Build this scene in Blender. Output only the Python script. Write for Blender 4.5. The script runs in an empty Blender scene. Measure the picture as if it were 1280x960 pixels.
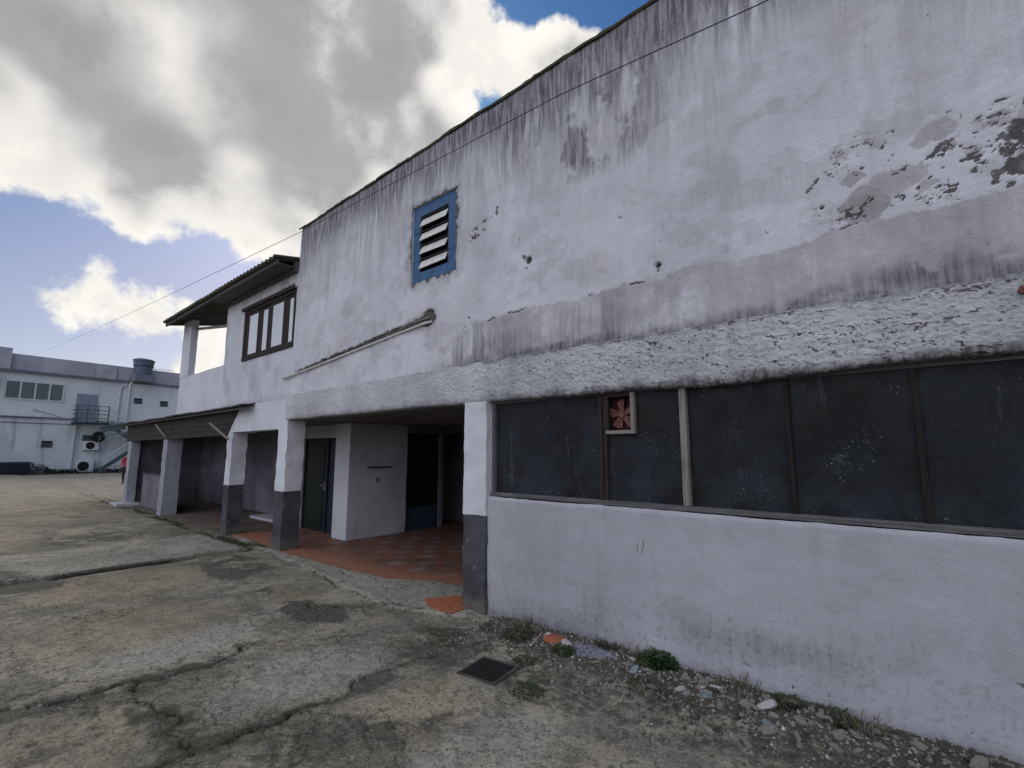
import bpy, bmesh, math, random
import numpy as np
from mathutils import Vector, Matrix, Euler

random.seed(7)
rng = np.random.default_rng(11)
sc = bpy.context.scene
col = sc.collection
R = math.radians

# ------------------------------------------------------------------ noise
_T = rng.random(65536)
_P = rng.permutation(65536)
def vnoise(x, y, seed=0):
    x = np.asarray(x, float) + seed * 17.31; y = np.asarray(y, float) + seed * 7.77
    xi = np.floor(x).astype(np.int64); yi = np.floor(y).astype(np.int64)
    fx = x - xi; fy = y - yi
    fx = fx * fx * fx * (fx * (fx * 6 - 15) + 10); fy = fy * fy * fy * (fy * (fy * 6 - 15) + 10)
    def h(a, b): return _T[_P[(a * 7919 + _P[(b * 104729 + seed * 31) & 65535]) & 65535]]
    return (h(xi, yi) * (1 - fx) + h(xi + 1, yi) * fx) * (1 - fy) + (h(xi, yi + 1) * (1 - fx) + h(xi + 1, yi + 1) * fx) * fy
def fbm(x, y, octv=5, seed=0, gain=0.55):
    s = 0; a = 1; t = 0
    for i in range(octv):
        s = s + a * vnoise(x * 2 ** i, y * 2 ** i, seed + i); t += a; a *= gain
    return s / t
def sm(a, b, t):
    t = np.clip((t - a) / (b - a), 0, 1); return t * t * (3 - 2 * t)
def gauss(x, c, w): return np.exp(-((x - c) / w) ** 2)
def seg_dist(X, Y, pts):
    d = np.full(X.shape, 1e9)
    for (ax, ay), (bx, by) in zip(pts[:-1], pts[1:]):
        vx, vy = bx - ax, by - ay; L = vx * vx + vy * vy + 1e-12
        t = np.clip(((X - ax) * vx + (Y - ay) * vy) / L, 0, 1)
        d = np.minimum(d, np.hypot(X - ax - t * vx, Y - ay - t * vy))
    return d

# ------------------------------------------------------------------ object helpers
def tag(o, label=None, cat=None, group=None, kind=None):
    if label: o['label'] = label
    if cat: o['category'] = cat
    if group: o['group'] = group
    if kind: o['kind'] = kind
    return o
def thing(name, label, cat, loc=(0, 0, 0), rotz=0, group=None):
    o = bpy.data.objects.new(name, None); col.objects.link(o); o.empty_display_size = .2
    o.location = loc; o.rotation_euler = (0, 0, rotz)
    return tag(o, label, cat, group)
def link(name, me, parent=None, world=True):
    o = bpy.data.objects.new(name, me); col.objects.link(o)
    if parent is not None:
        o.parent = parent
        if world:                                   # the mesh is given in world coordinates
            root = parent
            while root.parent: root = root.parent
            if parent is root:
                o.matrix_parent_inverse = (Matrix.Translation(root.location) @ root.rotation_euler.to_matrix().to_4x4()).inverted()
    return o
class MB:
    def __init__(s): s.v = []; s.f = []; s.m = []
    def box(s, x0, x1, y0, y1, z0, z1, m=0, M=None):
        b = len(s.v)
        for z in (z0, z1):
            for x, y in ((x0, y0), (x1, y0), (x1, y1), (x0, y1)):
                p = Vector((x, y, z)); s.v.append(M @ p if M else p)
        for q in ((3, 2, 1, 0), (4, 5, 6, 7), (0, 1, 5, 4), (1, 2, 6, 5), (2, 3, 7, 6), (3, 0, 4, 7)):
            s.f.append([b + i for i in q]); s.m.append(m)
        return s
    def bar(s, p0, p1, w, h, m=0, up=(0, 0, 1)):
        p0 = Vector(p0); p1 = Vector(p1); d = p1 - p0; L = d.length; d.normalize()
        side = d.cross(Vector(up))
        if side.length < 1e-4: side = d.cross(Vector((1, 0, 0)))
        side.normalize(); u = side.cross(d)
        M = Matrix((( d.x, side.x, u.x, p0.x), (d.y, side.y, u.y, p0.y), (d.z, side.z, u.z, p0.z), (0, 0, 0, 1)))
        return s.box(0, L, -w / 2, w / 2, -h / 2, h / 2, m, M)
    def tube(s, pts, r, n=8, m=0, cap=True):
        pts = [Vector(p) for p in pts]; rings = []
        for i, p in enumerate(pts):
            d = (pts[min(i + 1, len(pts) - 1)] - pts[max(i - 1, 0)]).normalized()
            a = d.cross(Vector((0, 0, 1)))
            if a.length < 1e-3: a = d.cross(Vector((1, 0, 0)))
            a.normalize(); b = a.cross(d); rr = r[i] if isinstance(r, (list, tuple)) else r
            k = len(s.v)
            for j in range(n):
                t = 2 * math.pi * j / n; s.v.append(p + a * (rr * math.cos(t)) + b * (rr * math.sin(t)))
            rings.append(k)
        for k0, k1 in zip(rings[:-1], rings[1:]):
            for j in range(n):
                s.f.append([k0 + j, k0 + (j + 1) % n, k1 + (j + 1) % n, k1 + j]); s.m.append(m)
        if cap:
            s.f.append([rings[0] + j for j in reversed(range(n))]); s.m.append(m)
            s.f.append([rings[-1] + j for j in range(n)]); s.m.append(m)
        return s
    def poly(s, pts, m=0):
        b = len(s.v); s.v += [Vector(p) for p in pts]; s.f.append(list(range(b, b + len(pts)))); s.m.append(m); return s
    def prism(s, pts, d, m=0):
        """closed prism from polygon pts extruded by vector d"""
        n = len(pts); b = len(s.v); d = Vector(d)
        s.v += [Vector(p) for p in pts] + [Vector(p) + d for p in pts]
        s.f.append([b + i for i in reversed(range(n))]); s.m.append(m)
        s.f.append([b + n + i for i in range(n)]); s.m.append(m)
        for i in range(n):
            s.f.append([b + i, b + (i + 1) % n, b + n + (i + 1) % n, b + n + i]); s.m.append(m)
        return s
    def mesh(s, name, mats):
        me = bpy.data.meshes.new(name); me.from_pydata([tuple(v) for v in s.v], [], s.f)
        for mt in (mats if isinstance(mats, (list, tuple)) else [mats]): me.materials.append(mt)
        me.polygons.foreach_set('material_index', s.m)
        bm = bmesh.new(); bm.from_mesh(me); bmesh.ops.recalc_face_normals(bm, faces=bm.faces); bm.to_mesh(me); bm.free()
        return me
    def build(s, name, mats, parent=None, bevel=0, smooth=False, world=True):
        me = s.mesh(name, mats)
        if smooth:
            me.shade_smooth()
            try: me.set_sharp_from_angle(angle=R(40))
            except Exception: pass
        o = link(name, me, parent, world)
        if bevel:
            b = o.modifiers.new('bevel', 'BEVEL'); b.width = bevel; b.segments = 2; b.limit_method = 'ANGLE'; b.angle_limit = R(40)
        return o
def rough_box(name, x0, x1, y0, y1, z0, z1, res, amp, mats, parent=None, seed=0, split=None, world=True, freq=6):
    """a box of gridded faces, slightly uneven like hand-laid plaster; split=(z, lower_slot) gives the part below z another material"""
    bm = bmesh.new()
    def ax(a, b):
        n = max(1, int(round((b - a) / res))); L = list(np.linspace(a, b, n + 1)); return L
    xs, ys, zs = ax(x0, x1), ax(y0, y1), ax(z0, z1)
    if split: zs = sorted(set([z for z in zs if abs(z - split[0]) > res * .4] + [split[0]]))
    cache = {}
    def V(x, y, z):
        k = (round(x, 5), round(y, 5), round(z, 5))
        if k not in cache: cache[k] = bm.verts.new(k)
        return cache[k]
    def face(A, B, f):
        for i in range(len(A) - 1):
            for j in range(len(B) - 1):
                q = [V(*f(A[i], B[j])), V(*f(A[i + 1], B[j])), V(*f(A[i + 1], B[j + 1])), V(*f(A[i], B[j + 1]))]
                fc = bm.faces.new(q); fc.smooth = True
                if split and sum(v.co.z for v in q) / 4 < split[0]: fc.material_index = split[1]
    for y in (y0, y1): face(xs, zs, lambda a, b: (a, y, b))
    for x in (x0, x1): face(ys, zs, lambda a, b: (x, a, b))
    for z in (z0, z1): face(xs, ys, lambda a, b: (a, b, z))
    bmesh.ops.recalc_face_normals(bm, faces=bm.faces)
    bm.verts.ensure_lookup_table()
    co = np.array([v.co for v in bm.verts])
    a = fbm(co[:, 0] * freq + co[:, 1] * 4.1, co[:, 2] * freq, 4, seed + 1) - .5
    b = fbm(co[:, 1] * freq + co[:, 0] * 3.7, co[:, 2] * freq + 9, 4, seed + 2) - .5
    c = fbm(co[:, 0] * freq, co[:, 1] * freq + co[:, 2] * 2, 3, seed + 3) - .5
    for v, i, j, k in zip(bm.verts, a, b, c): v.co += Vector((j * amp * 2, i * amp * 2, k * amp))
    me = bpy.data.meshes.new(name); bm.to_mesh(me); bm.free()
    for m in (mats if isinstance(mats, (list, tuple)) else [mats]): me.materials.append(m)
    me.set_sharp_from_angle(angle=R(50))
    return link(name, me, parent, world)
def clean(a, keep, tol):
    a = np.array([v for v in a if min(abs(v - k) for k in keep) > tol]); return np.unique(np.concatenate([a, keep]))
def grid_mesh(name, xs, zs, fn, mats, parent=None, attrs=None, hole=None, extra=None):
    """rectangular grid; fn(X,Z) -> (N,3) points; attrs: dict of per-point arrays"""
    X, Z = np.meshgrid(xs, zs, indexing='ij'); n, m = X.shape
    co = fn(X, Z).reshape(-1, 3)
    idx = np.arange(n * m).reshape(n, m)
    q = np.stack([idx[:-1, :-1], idx[1:, :-1], idx[1:, 1:], idx[:-1, 1:]], -1)
    if hole:
        cx = (X[:-1, :-1] + X[1:, 1:]) / 2; cz = (Z[:-1, :-1] + Z[1:, 1:]) / 2
        q = q[~((cx > hole[0]) & (cx < hole[1]) & (cz > hole[2]) & (cz < hole[3]))]
    q = q.reshape(-1, 4)
    me = bpy.data.meshes.new(name)
    me.vertices.add(len(co)); me.vertices.foreach_set('co', co.ravel())
    me.loops.add(q.size); me.loops.foreach_set('vertex_index', q.ravel().astype(np.int32))
    me.polygons.add(len(q)); me.polygons.foreach_set('loop_start', np.arange(0, q.size, 4, dtype=np.int32))
    me.update(calc_edges=True); me.validate()
    me.shade_smooth()
    for k, a in (attrs or {}).items():
        at = me.attributes.new(k, 'FLOAT', 'POINT'); at.data.foreach_set('value', np.clip(a, 0, 1).ravel().astype(np.float32))
    for mt in (mats if isinstance(mats, (list, tuple)) else [mats]): me.materials.append(mt)
    return link(name, me, parent)

# ------------------------------------------------------------------ materials
class NT:
    def __init__(s, name):
        s.mat = bpy.data.materials.new(name); s.mat.use_nodes = True
        s.t = s.mat.node_tree; s.b = s.t.nodes['Principled BSDF']; s.tc = s.t.nodes.new('ShaderNodeTexCoord')
        s.geo = None
    def n(s, typ, **kw):
        x = s.t.nodes.new(typ)
        for k, v in kw.items(): setattr(x, k, v)
        return x
    def l(s, a, b): s.t.links.new(a, b)
    def pos(s):
        if s.geo is None: s.geo = s.n('ShaderNodeNewGeometry')
        return s.geo.outputs['Position']
    def mapped(s, scale, obj=False):
        m = s.n('ShaderNodeMapping'); s.l(s.tc.outputs['Object'] if obj else s.pos(), m.inputs[0]); m.inputs['Scale'].default_value = scale; return m.outputs[0]
    def noise(s, scale=1, detail=4, rough=.6, vec=None, dist=0):
        x = s.n('ShaderNodeTexNoise'); s.l(vec if vec else s.pos(), x.inputs['Vector'])
        x.inputs['Scale'].default_value = scale; x.inputs['Detail'].default_value = detail; x.inputs['Roughness'].default_value = rough
        x.inputs['Distortion'].default_value = dist
        return x.outputs['Fac']
    def voro(s, scale, feature='F1', vec=None):
        x = s.n('ShaderNodeTexVoronoi', feature=feature); s.l(vec if vec else s.pos(), x.inputs['Vector']); x.inputs['Scale'].default_value = scale
        return x.outputs['Distance']
    def ramp(s, fac, a, b, lo=0., hi=1.):
        x = s.n('ShaderNodeMapRange', interpolation_type='SMOOTHSTEP'); s.l(fac, x.inputs[0])
        x.inputs[1].default_value = a; x.inputs[2].default_value = b; x.inputs[3].default_value = lo; x.inputs[4].default_value = hi
        return x.outputs[0]
    def math(s, op, a, b=None):
        x = s.n('ShaderNodeMath', operation=op)
        for i, v in enumerate((a, b)):
            if v is None: continue
            if isinstance(v, (int, float)): x.inputs[i].default_value = v
            else: s.l(v, x.inputs[i])
        return x.outputs[0]
    def mix(s, fac, a, b):
        x = s.n('ShaderNodeMix', data_type='RGBA')
        for sock, v in ((x.inputs[0], fac), (x.inputs[6], a), (x.inputs[7], b)):
            if isinstance(v, (int, float)): sock.default_value = v
            elif isinstance(v, tuple): sock.default_value = (*v, 1) if len(v) == 3 else v
            else: s.l(v, sock)
        return x.outputs[2]
    def attr(s, name):
        x = s.n('ShaderNodeAttribute', attribute_name=name); return x.outputs['Fac']
    def out(s, color, rough=.85, spec=.25, bump=None, bump_d=.01, metal=0):
        if isinstance(color, tuple): s.b.inputs['Base Color'].default_value = (*color, 1)
        else: s.l(color, s.b.inputs['Base Color'])
        if isinstance(rough, (int, float)): s.b.inputs['Roughness'].default_value = rough
        else: s.l(rough, s.b.inputs['Roughness'])
        s.b.inputs['Specular IOR Level'].default_value = spec; s.b.inputs['Metallic'].default_value = metal
        if bump is not None:
            bp = s.n('ShaderNodeBump'); bp.inputs['Distance'].default_value = bump_d; bp.inputs['Strength'].default_value = .8
            s.l(bump, bp.inputs['Height']); s.l(bp.outputs[0], s.b.inputs['Normal'])
        return s.mat

def plaster(name, base, base2, stain=(.085, .078, .09), stain_amt=.35, gr=1.0, bumpd=.006, obj=False):
    t = NT(name)
    o = (lambda sc: t.mapped((sc, sc, sc), obj)) if obj else (lambda sc: None)
    k = lambda s_, d=5, r=.6: t.noise(s_, d, r, t.mapped((1, 1, 1), obj) if obj else None)
    c = t.mix(t.ramp(k(1.1 * gr, 4), .35, .68), base, base2)
    drip = t.noise(1.0, 4, .65, t.mapped((5 * gr, 5 * gr, .55 * gr), obj))
    c = t.mix(t.math('MULTIPLY', t.ramp(drip, .52, .78), stain_amt), c, stain)
    c = t.mix(t.math('MULTIPLY', t.ramp(k(4.5 * gr, 4, .7), .52, .75), stain_amt * .55), c, tuple(.6 * b for b in base2))
    c = t.mix(t.math('MULTIPLY', t.ramp(k(70, 3), .6, .72), .18), c, tuple(.45 * b for b in base2))
    c = t.mix(t.math('MULTIPLY', t.ramp(k(.75 * gr, 4, .6), .5, .68), .28), c, tuple(b * m_ for b, m_ in zip(base2, (1.0, .93, .90))))
    c = t.mix(t.math('MULTIPLY', t.ramp(k(2.1 * gr, 4, .7), .54, .72), .22), c, tuple(b * m_ for b, m_ in zip(base2, (.86, .80, .72))))
    bare = t.attr('bare'); streak = t.attr('streak'); chip = t.attr('chip')
    cem = t.mix(t.ramp(k(9, 4), .35, .65), (.40, .375, .39), (.31, .29, .305))
    nf = k(48, 3, .7); nm = k(13, 3, .7)
    bare = t.math('MULTIPLY', bare, t.ramp(t.math('ADD', bare, t.math('MULTIPLY', t.math('SUBTRACT', nm, .5), 1.1)), .18, .42))
    chip = t.ramp(t.math('ADD', chip, t.math('MULTIPLY', t.math('SUBTRACT', nf, .5), .9)), .36, .60)
    c = t.mix(bare, c, cem)
    c = t.mix(t.math('MULTIPLY', streak, t.ramp(t.math('ADD', t.noise(1, 4, .65, t.mapped((26 * gr, 26 * gr, 2.2 * gr), obj)), t.math('MULTIPLY', nf, .3)), .48, .80, .50, 1.)), c, stain)
    c = t.mix(t.math('MULTIPLY', chip, .92), c, t.mix(t.ramp(nm, .46, .62), (.055, .05, .05), (.14, .128, .12)))
    gr_ = k(150, 2, .7); c = t.mix(t.math('MULTIPLY', t.ramp(gr_, .47, .66), .26), c, tuple(.35 * b for b in base2))
    h = t.math('ADD', k(22, 4, .7), t.math('MULTIPLY', gr_, .4))
    return t.out(c, .9, .15, h, bumpd)
M = {}
WHITE, WHITE2 = (.68, .68, .735), (.56, .555, .61)
M['wall'] = plaster('old_white_paint', (.68, .68, .735), (.56, .555, .61), stain_amt=.16)
M['wing'] = plaster('white_paint', (.66, .67, .735), (.57, .575, .63), stain_amt=.12)
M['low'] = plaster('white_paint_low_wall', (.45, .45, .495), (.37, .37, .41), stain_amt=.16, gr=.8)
M['beam'] = plaster('rough_cement_painted', (.66, .66, .70), (.50, .50, .54), (.07, .068, .07), .28, bumpd=.03)
M['dado'] = plaster('dark_grey_paint', (.078, .078, .092), (.052, .052, .062), (.02, .02, .024), .6)
def dado():
    t = NT('worn_dark_grey_paint'); n = t.noise(7, 5, .7); p = t.n('ShaderNodeSeparateXYZ'); t.l(t.pos(), p.inputs[0])
    c = t.mix(t.ramp(t.noise(2.5, 4), .35, .65), (.080, .080, .092), (.052, .052, .061))
    c = t.mix(t.math('MULTIPLY', t.ramp(n, .60, .66), .7), c, (.19, .185, .185))
    c = t.mix(t.math('MULTIPLY', t.ramp(t.noise(30, 3, .7), .56, .66), .5), c, (.028, .028, .032))
    c = t.mix(t.math('MULTIPLY', t.ramp(p.outputs[2], .30, .02), t.ramp(n, .38, .56)), c, (.13, .115, .10))
    return t.out(c, .8, .2, t.math('ADD', n, t.noise(60, 3)), .006)
M['dado'] = dado()
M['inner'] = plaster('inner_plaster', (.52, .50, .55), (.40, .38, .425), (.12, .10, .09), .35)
M['inner_shaded'] = plaster('shaded_stained_inner_plaster', (.20, .19, .235), (.12, .11, .14), (.06, .05, .05), .5)  # darker copy of the inner plaster, indoor shade put into its colour
M['farwall'] = plaster('far_wall_paint', (.80, .81, .85), (.70, .715, .76), (.18, .19, .22), .35, gr=.35)
M['farpara'] = plaster('far_parapet', (.52, .51, .59), (.42, .41, .49), (.15, .15, .18), .4, gr=.4)
M['cornice'] = plaster('far_cornice', (.22, .22, .28), (.15, .15, .19), (.08, .08, .1), .4, gr=.4)
M['farlow'] = plaster('far_low_wall', (.72, .74, .77), (.55, .57, .61), (.12, .14, .16), .6, gr=.4)

def simple(name, c, c2=None, rough=.6, spec=.3, metal=0, scale=6, bump=.002, obj=False):
    t = NT(name); c2 = c2 or tuple(x * .7 for x in c)
    v = t.mapped((1, 1, 1), obj)
    f = t.noise(scale, 5, .65, v)
    return t.out(t.mix(t.ramp(f, .3, .7), c, c2), rough, spec, t.noise(scale * 12, 3, .6, v), bump, metal)
def wood(name, c, c2, vertical=True, rough=.75):
    t = NT(name)
    f = t.noise(1, 5, .7, t.mapped((60, 60, 3) if vertical else (3, 60, 60)))
    g = t.noise(3, 4)
    c_ = t.mix(t.ramp(f, .3, .7), c, c2); c_ = t.mix(t.math('MULTIPLY', t.ramp(g, .5, .7), .4), c_, tuple(.5 * x for x in c2))
    return t.out(c_, rough, .2, f, .003)
M['darkwood'] = wood('dark_brown_wood', (.045, .032, .03), (.025, .018, .018))
M['greywood'] = wood('weathered_grey_wood', (.30, .27, .25), (.16, .14, .13))
M['railwood'] = wood('worn_sill_wood', (.15, .145, .155), (.07, .066, .07), False)
M['boards'] = wood('blackened_boards', (.125, .108, .11), (.07, .062, .066), False)
M['blue'] = simple('faded_blue_paint', (.06, .14, .285), (.04, .09, .19), .6, .3, scale=5)
M['bluedoor'] = simple('dark_blue_door', (.018, .026, .05), (.010, .014, .026), .55, .3)
M['greendoor'] = simple('dark_green_door', (.005, .014, .012), (.003, .007, .006), .5, .3)
M['bluepanel'] = simple('slate_blue_panel', (.045, .060, .095), (.028, .038, .058), .6, .2)
M['black'] = simple('black_void_paint', (.008, .008, .009), (.005, .005, .005), .9, .05)
M['darkmetal'] = simple('dark_metal', (.03, .032, .035), (.02, .018, .016), .5, .4, .6)
M['teal'] = simple('teal_metal_paint', (.055, .10, .11), (.035, .065, .072), .5, .4)
M['tealroof'] = simple('dark_teal_roof', (.03, .055, .065), (.018, .03, .036), .7, .3)
M['palepipe'] = simple('pale_pvc_pipe', (.58, .56, .53), (.40, .38, .36), .45, .4, scale=9)
M['pvc'] = simple('white_pvc', (.62, .64, .68), (.5, .52, .56), .4, .4)
M['blueplastic'] = simple('blue_plastic', (.12, .145, .22), (.09, .11, .17), .45, .4)
M['paleblue'] = simple('pale_grey_blue_door', (.27, .32, .40), (.22, .26, .33), .6, .3)
M['farglass'] = simple('curtained_glass', (.14, .18, .20), (.10, .135, .15), .25, .5, scale=2)
M['whiteframe'] = simple('white_frame_paint', (.70, .71, .74), (.60, .61, .64), .5, .3)
M['rubber'] = simple('black_cable', (.02, .02, .022), None, .6, .3)
M['brownroof'] = simple('brown_tiles', (.10, .07, .065), (.06, .045, .04), .8, .2)
M['glasspale'] = simple('pale_frosted_glass', (.72, .73, .76), (.62, .63, .67), .18, .5, scale=1.3, bump=.0005)
M['slat'] = simple('frosted_slat_glass', (.66, .66, .62), (.52, .52, .50), .22, .6, scale=7, bump=.0008)
M['fanblade'] = simple('dusty_red_plastic', (.20, .085, .075), (.12, .048, .042), .65, .2, scale=20)
M['fanback'] = simple('dark_red_back', (.05, .018, .018), (.025, .01, .01), .8, .1)  # dark red-brown surface behind the blades
M['skin'] = simple('skin', (.30, .17, .12), None, .6, .3)
M['red'] = simple('red_cloth', (.42, .07, .09), (.30, .05, .06), .9, .1)
M['navy'] = simple('dark_trousers', (.02, .02, .03), None, .9, .1)
M['whitecloth'] = simple('white_cloth', (.7, .68, .70), None, .9, .1)
M['hair'] = simple('dark_hair', (.015, .012, .01), None, .7, .2)

def mossy(name):                                    # coping and old roof sheets: lichen over cement
    t = NT(name)
    c = t.mix(t.ramp(t.noise(5, 6, .7), .35, .65), (.085, .085, .055), (.05, .048, .042))
    c = t.mix(t.ramp(t.noise(13, 5, .7), .56, .7), c, (.13, .125, .06))
    return t.out(c, .95, .1, t.noise(30, 5, .7), .012)
M['moss_cement'] = mossy('lichen_covered_cement')
def tile_mat():
    t = NT('old_roof_tiles')
    c = t.mix(t.ramp(t.noise(3, 6, .7), .35, .65), (.10, .085, .08), (.055, .05, .05))
    c = t.mix(t.ramp(t.noise(9, 5, .7), .55, .72), c, (.20, .17, .155))
    return t.out(c, .9, .15, t.noise(30, 4), .006)
M['tiles'] = tile_mat()
def pane_mat():                                     # window glass painted black from inside, dusty and spattered
    t = NT('blackened_dusty_glass')
    c = t.mix(t.ramp(t.noise(1.6, 6, .65), .3, .75), (.008, .009, .012), (.024, .029, .037))
    low = t.n('ShaderNodeSeparateXYZ'); t.l(t.pos(), low.inputs[0])
    dust = t.math('MULTIPLY', t.ramp(low.outputs[2], 1.95, 1.22), t.ramp(t.noise(2.6, 6, .7), .38, .68))
    c = t.mix(t.math('MULTIPLY', dust, .42), c, (.050, .075, .085))
    c = t.mix(t.math('MULTIPLY', t.ramp(t.noise(1, 4, .7, t.mapped((7, 7, 1.2))), .60, .72), .55), c, (.07, .085, .095))
    blot_ = t.math('MULTIPLY', t.ramp(t.noise(5.5, 5, .75), .60, .70), t.ramp(t.noise(1.3, 2), .50, .62)); c = t.mix(t.math('MULTIPLY', blot_, .35), c, (.10, .12, .13))
    c = t.mix(t.math('MULTIPLY', t.ramp(t.noise(2.3, 4, .7), .50, .66), .75), c, (.018, .010, .011))
    c = t.mix(t.math('MULTIPLY', t.ramp(t.noise(60, 2, .6), .55, .68), .5), c, (.040, .042, .048))
    sp = t.math('MULTIPLY', t.ramp(t.voro(44), .20, .11), t.ramp(t.noise(2.7, 3), .53, .62))
    c = t.mix(t.math('MULTIPLY', sp, t.ramp(t.noise(37, 1), .4, .6, .15, .8)), c, (.42, .42, .42))
    oi = t.n('ShaderNodeObjectInfo'); c = t.mix(t.ramp(oi.outputs['Random'], 0, 1, 0, .55), c, t.mix(.5, c, (.004, .004, .006)))  # differing reflections put into the colour, pane by pane at random
    return t.out(c, t.ramp(t.noise(5, 5), .3, .7, .28, .6), .13, t.noise(2.2, 2), .0015)
M['pane'] = pane_mat()
def floor_mat():
    t = NT('terracotta_patterned_floor')
    w = t.n('ShaderNodeVectorMath', operation='ADD'); t.l(t.pos(), w.inputs[0]); w.inputs[1].default_value = (.07, .02, 0)
    br = t.n('ShaderNodeTexBrick'); t.l(w.outputs[0], br.inputs['Vector']); br.offset = 0
    br.inputs['Scale'].default_value = 1; br.inputs['Brick Width'].default_value = .31; br.inputs['Row Height'].default_value = .31
    br.inputs['Mortar Size'].default_value = .02; br.inputs['Color1'].default_value = (.27, .105, .062, 1); br.inputs['Color2'].default_value = (.21, .085, .055, 1)
    br.inputs['Mortar'].default_value = (.19, .085, .055, 1)
    ck = t.n('ShaderNodeTexChecker'); ck.inputs['Scale'].default_value = 1 / .62
    t.l(w.outputs[0], ck.inputs['Vector'])
    mp = t.n('ShaderNodeSeparateXYZ'); t.l(w.outputs[0], mp.inputs[0])
    # pale tile: one tile in two along each row, rows staggered
    cx = t.math('FLOOR', t.math('DIVIDE', mp.outputs[0], .31)); cy = t.math('FLOOR', t.math('DIVIDE', mp.outputs[1], .31))
    par = t.math('MODULO', t.math('ADD', t.math('ADD', cx, cy), 400), 2)
    cmb = t.n('ShaderNodeCombineXYZ'); t.l(cx, cmb.inputs[0]); t.l(cy, cmb.inputs[1]); wn = t.n('ShaderNodeTexWhiteNoise'); t.l(cmb.outputs[0], wn.inputs['Vector'])
    pale = t.math('MULTIPLY', t.math('MULTIPLY', par, t.ramp(wn.outputs['Value'], .0, .8, .15, 1.)), t.ramp(mp.outputs[1], .60, .63))
    mort = t.math('SUBTRACT', 1, br.outputs['Fac'])
    c = t.mix(t.math('MULTIPLY', t.math('MULTIPLY', pale, mort), .62), br.outputs['Color'], (.27, .235, .22))
    c = t.mix(t.math('MULTIPLY', t.ramp(t.noise(2.2, 5, .7), .38, .64), .75), c, (.10, .07, .06))
    edge = t.attr('dust')
    c = t.mix(t.math('MULTIPLY', edge, t.ramp(t.noise(6, 5, .7), .3, .6, .5, 1)), c, (.29, .135, .08))
    return t.out(c, .62, .3, t.noise(40, 4), .003)
M['terracotta'] = floor_mat()
def dirtfloor():
    t = NT('dusty_garage_floor')
    c = t.mix(t.ramp(t.noise(1.5, 6, .7), .35, .65), (.16, .12, .10), (.09, .07, .062))
    return t.out(c, .9, .1, t.noise(40, 4), .004)
M['garage'] = dirtfloor()

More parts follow.
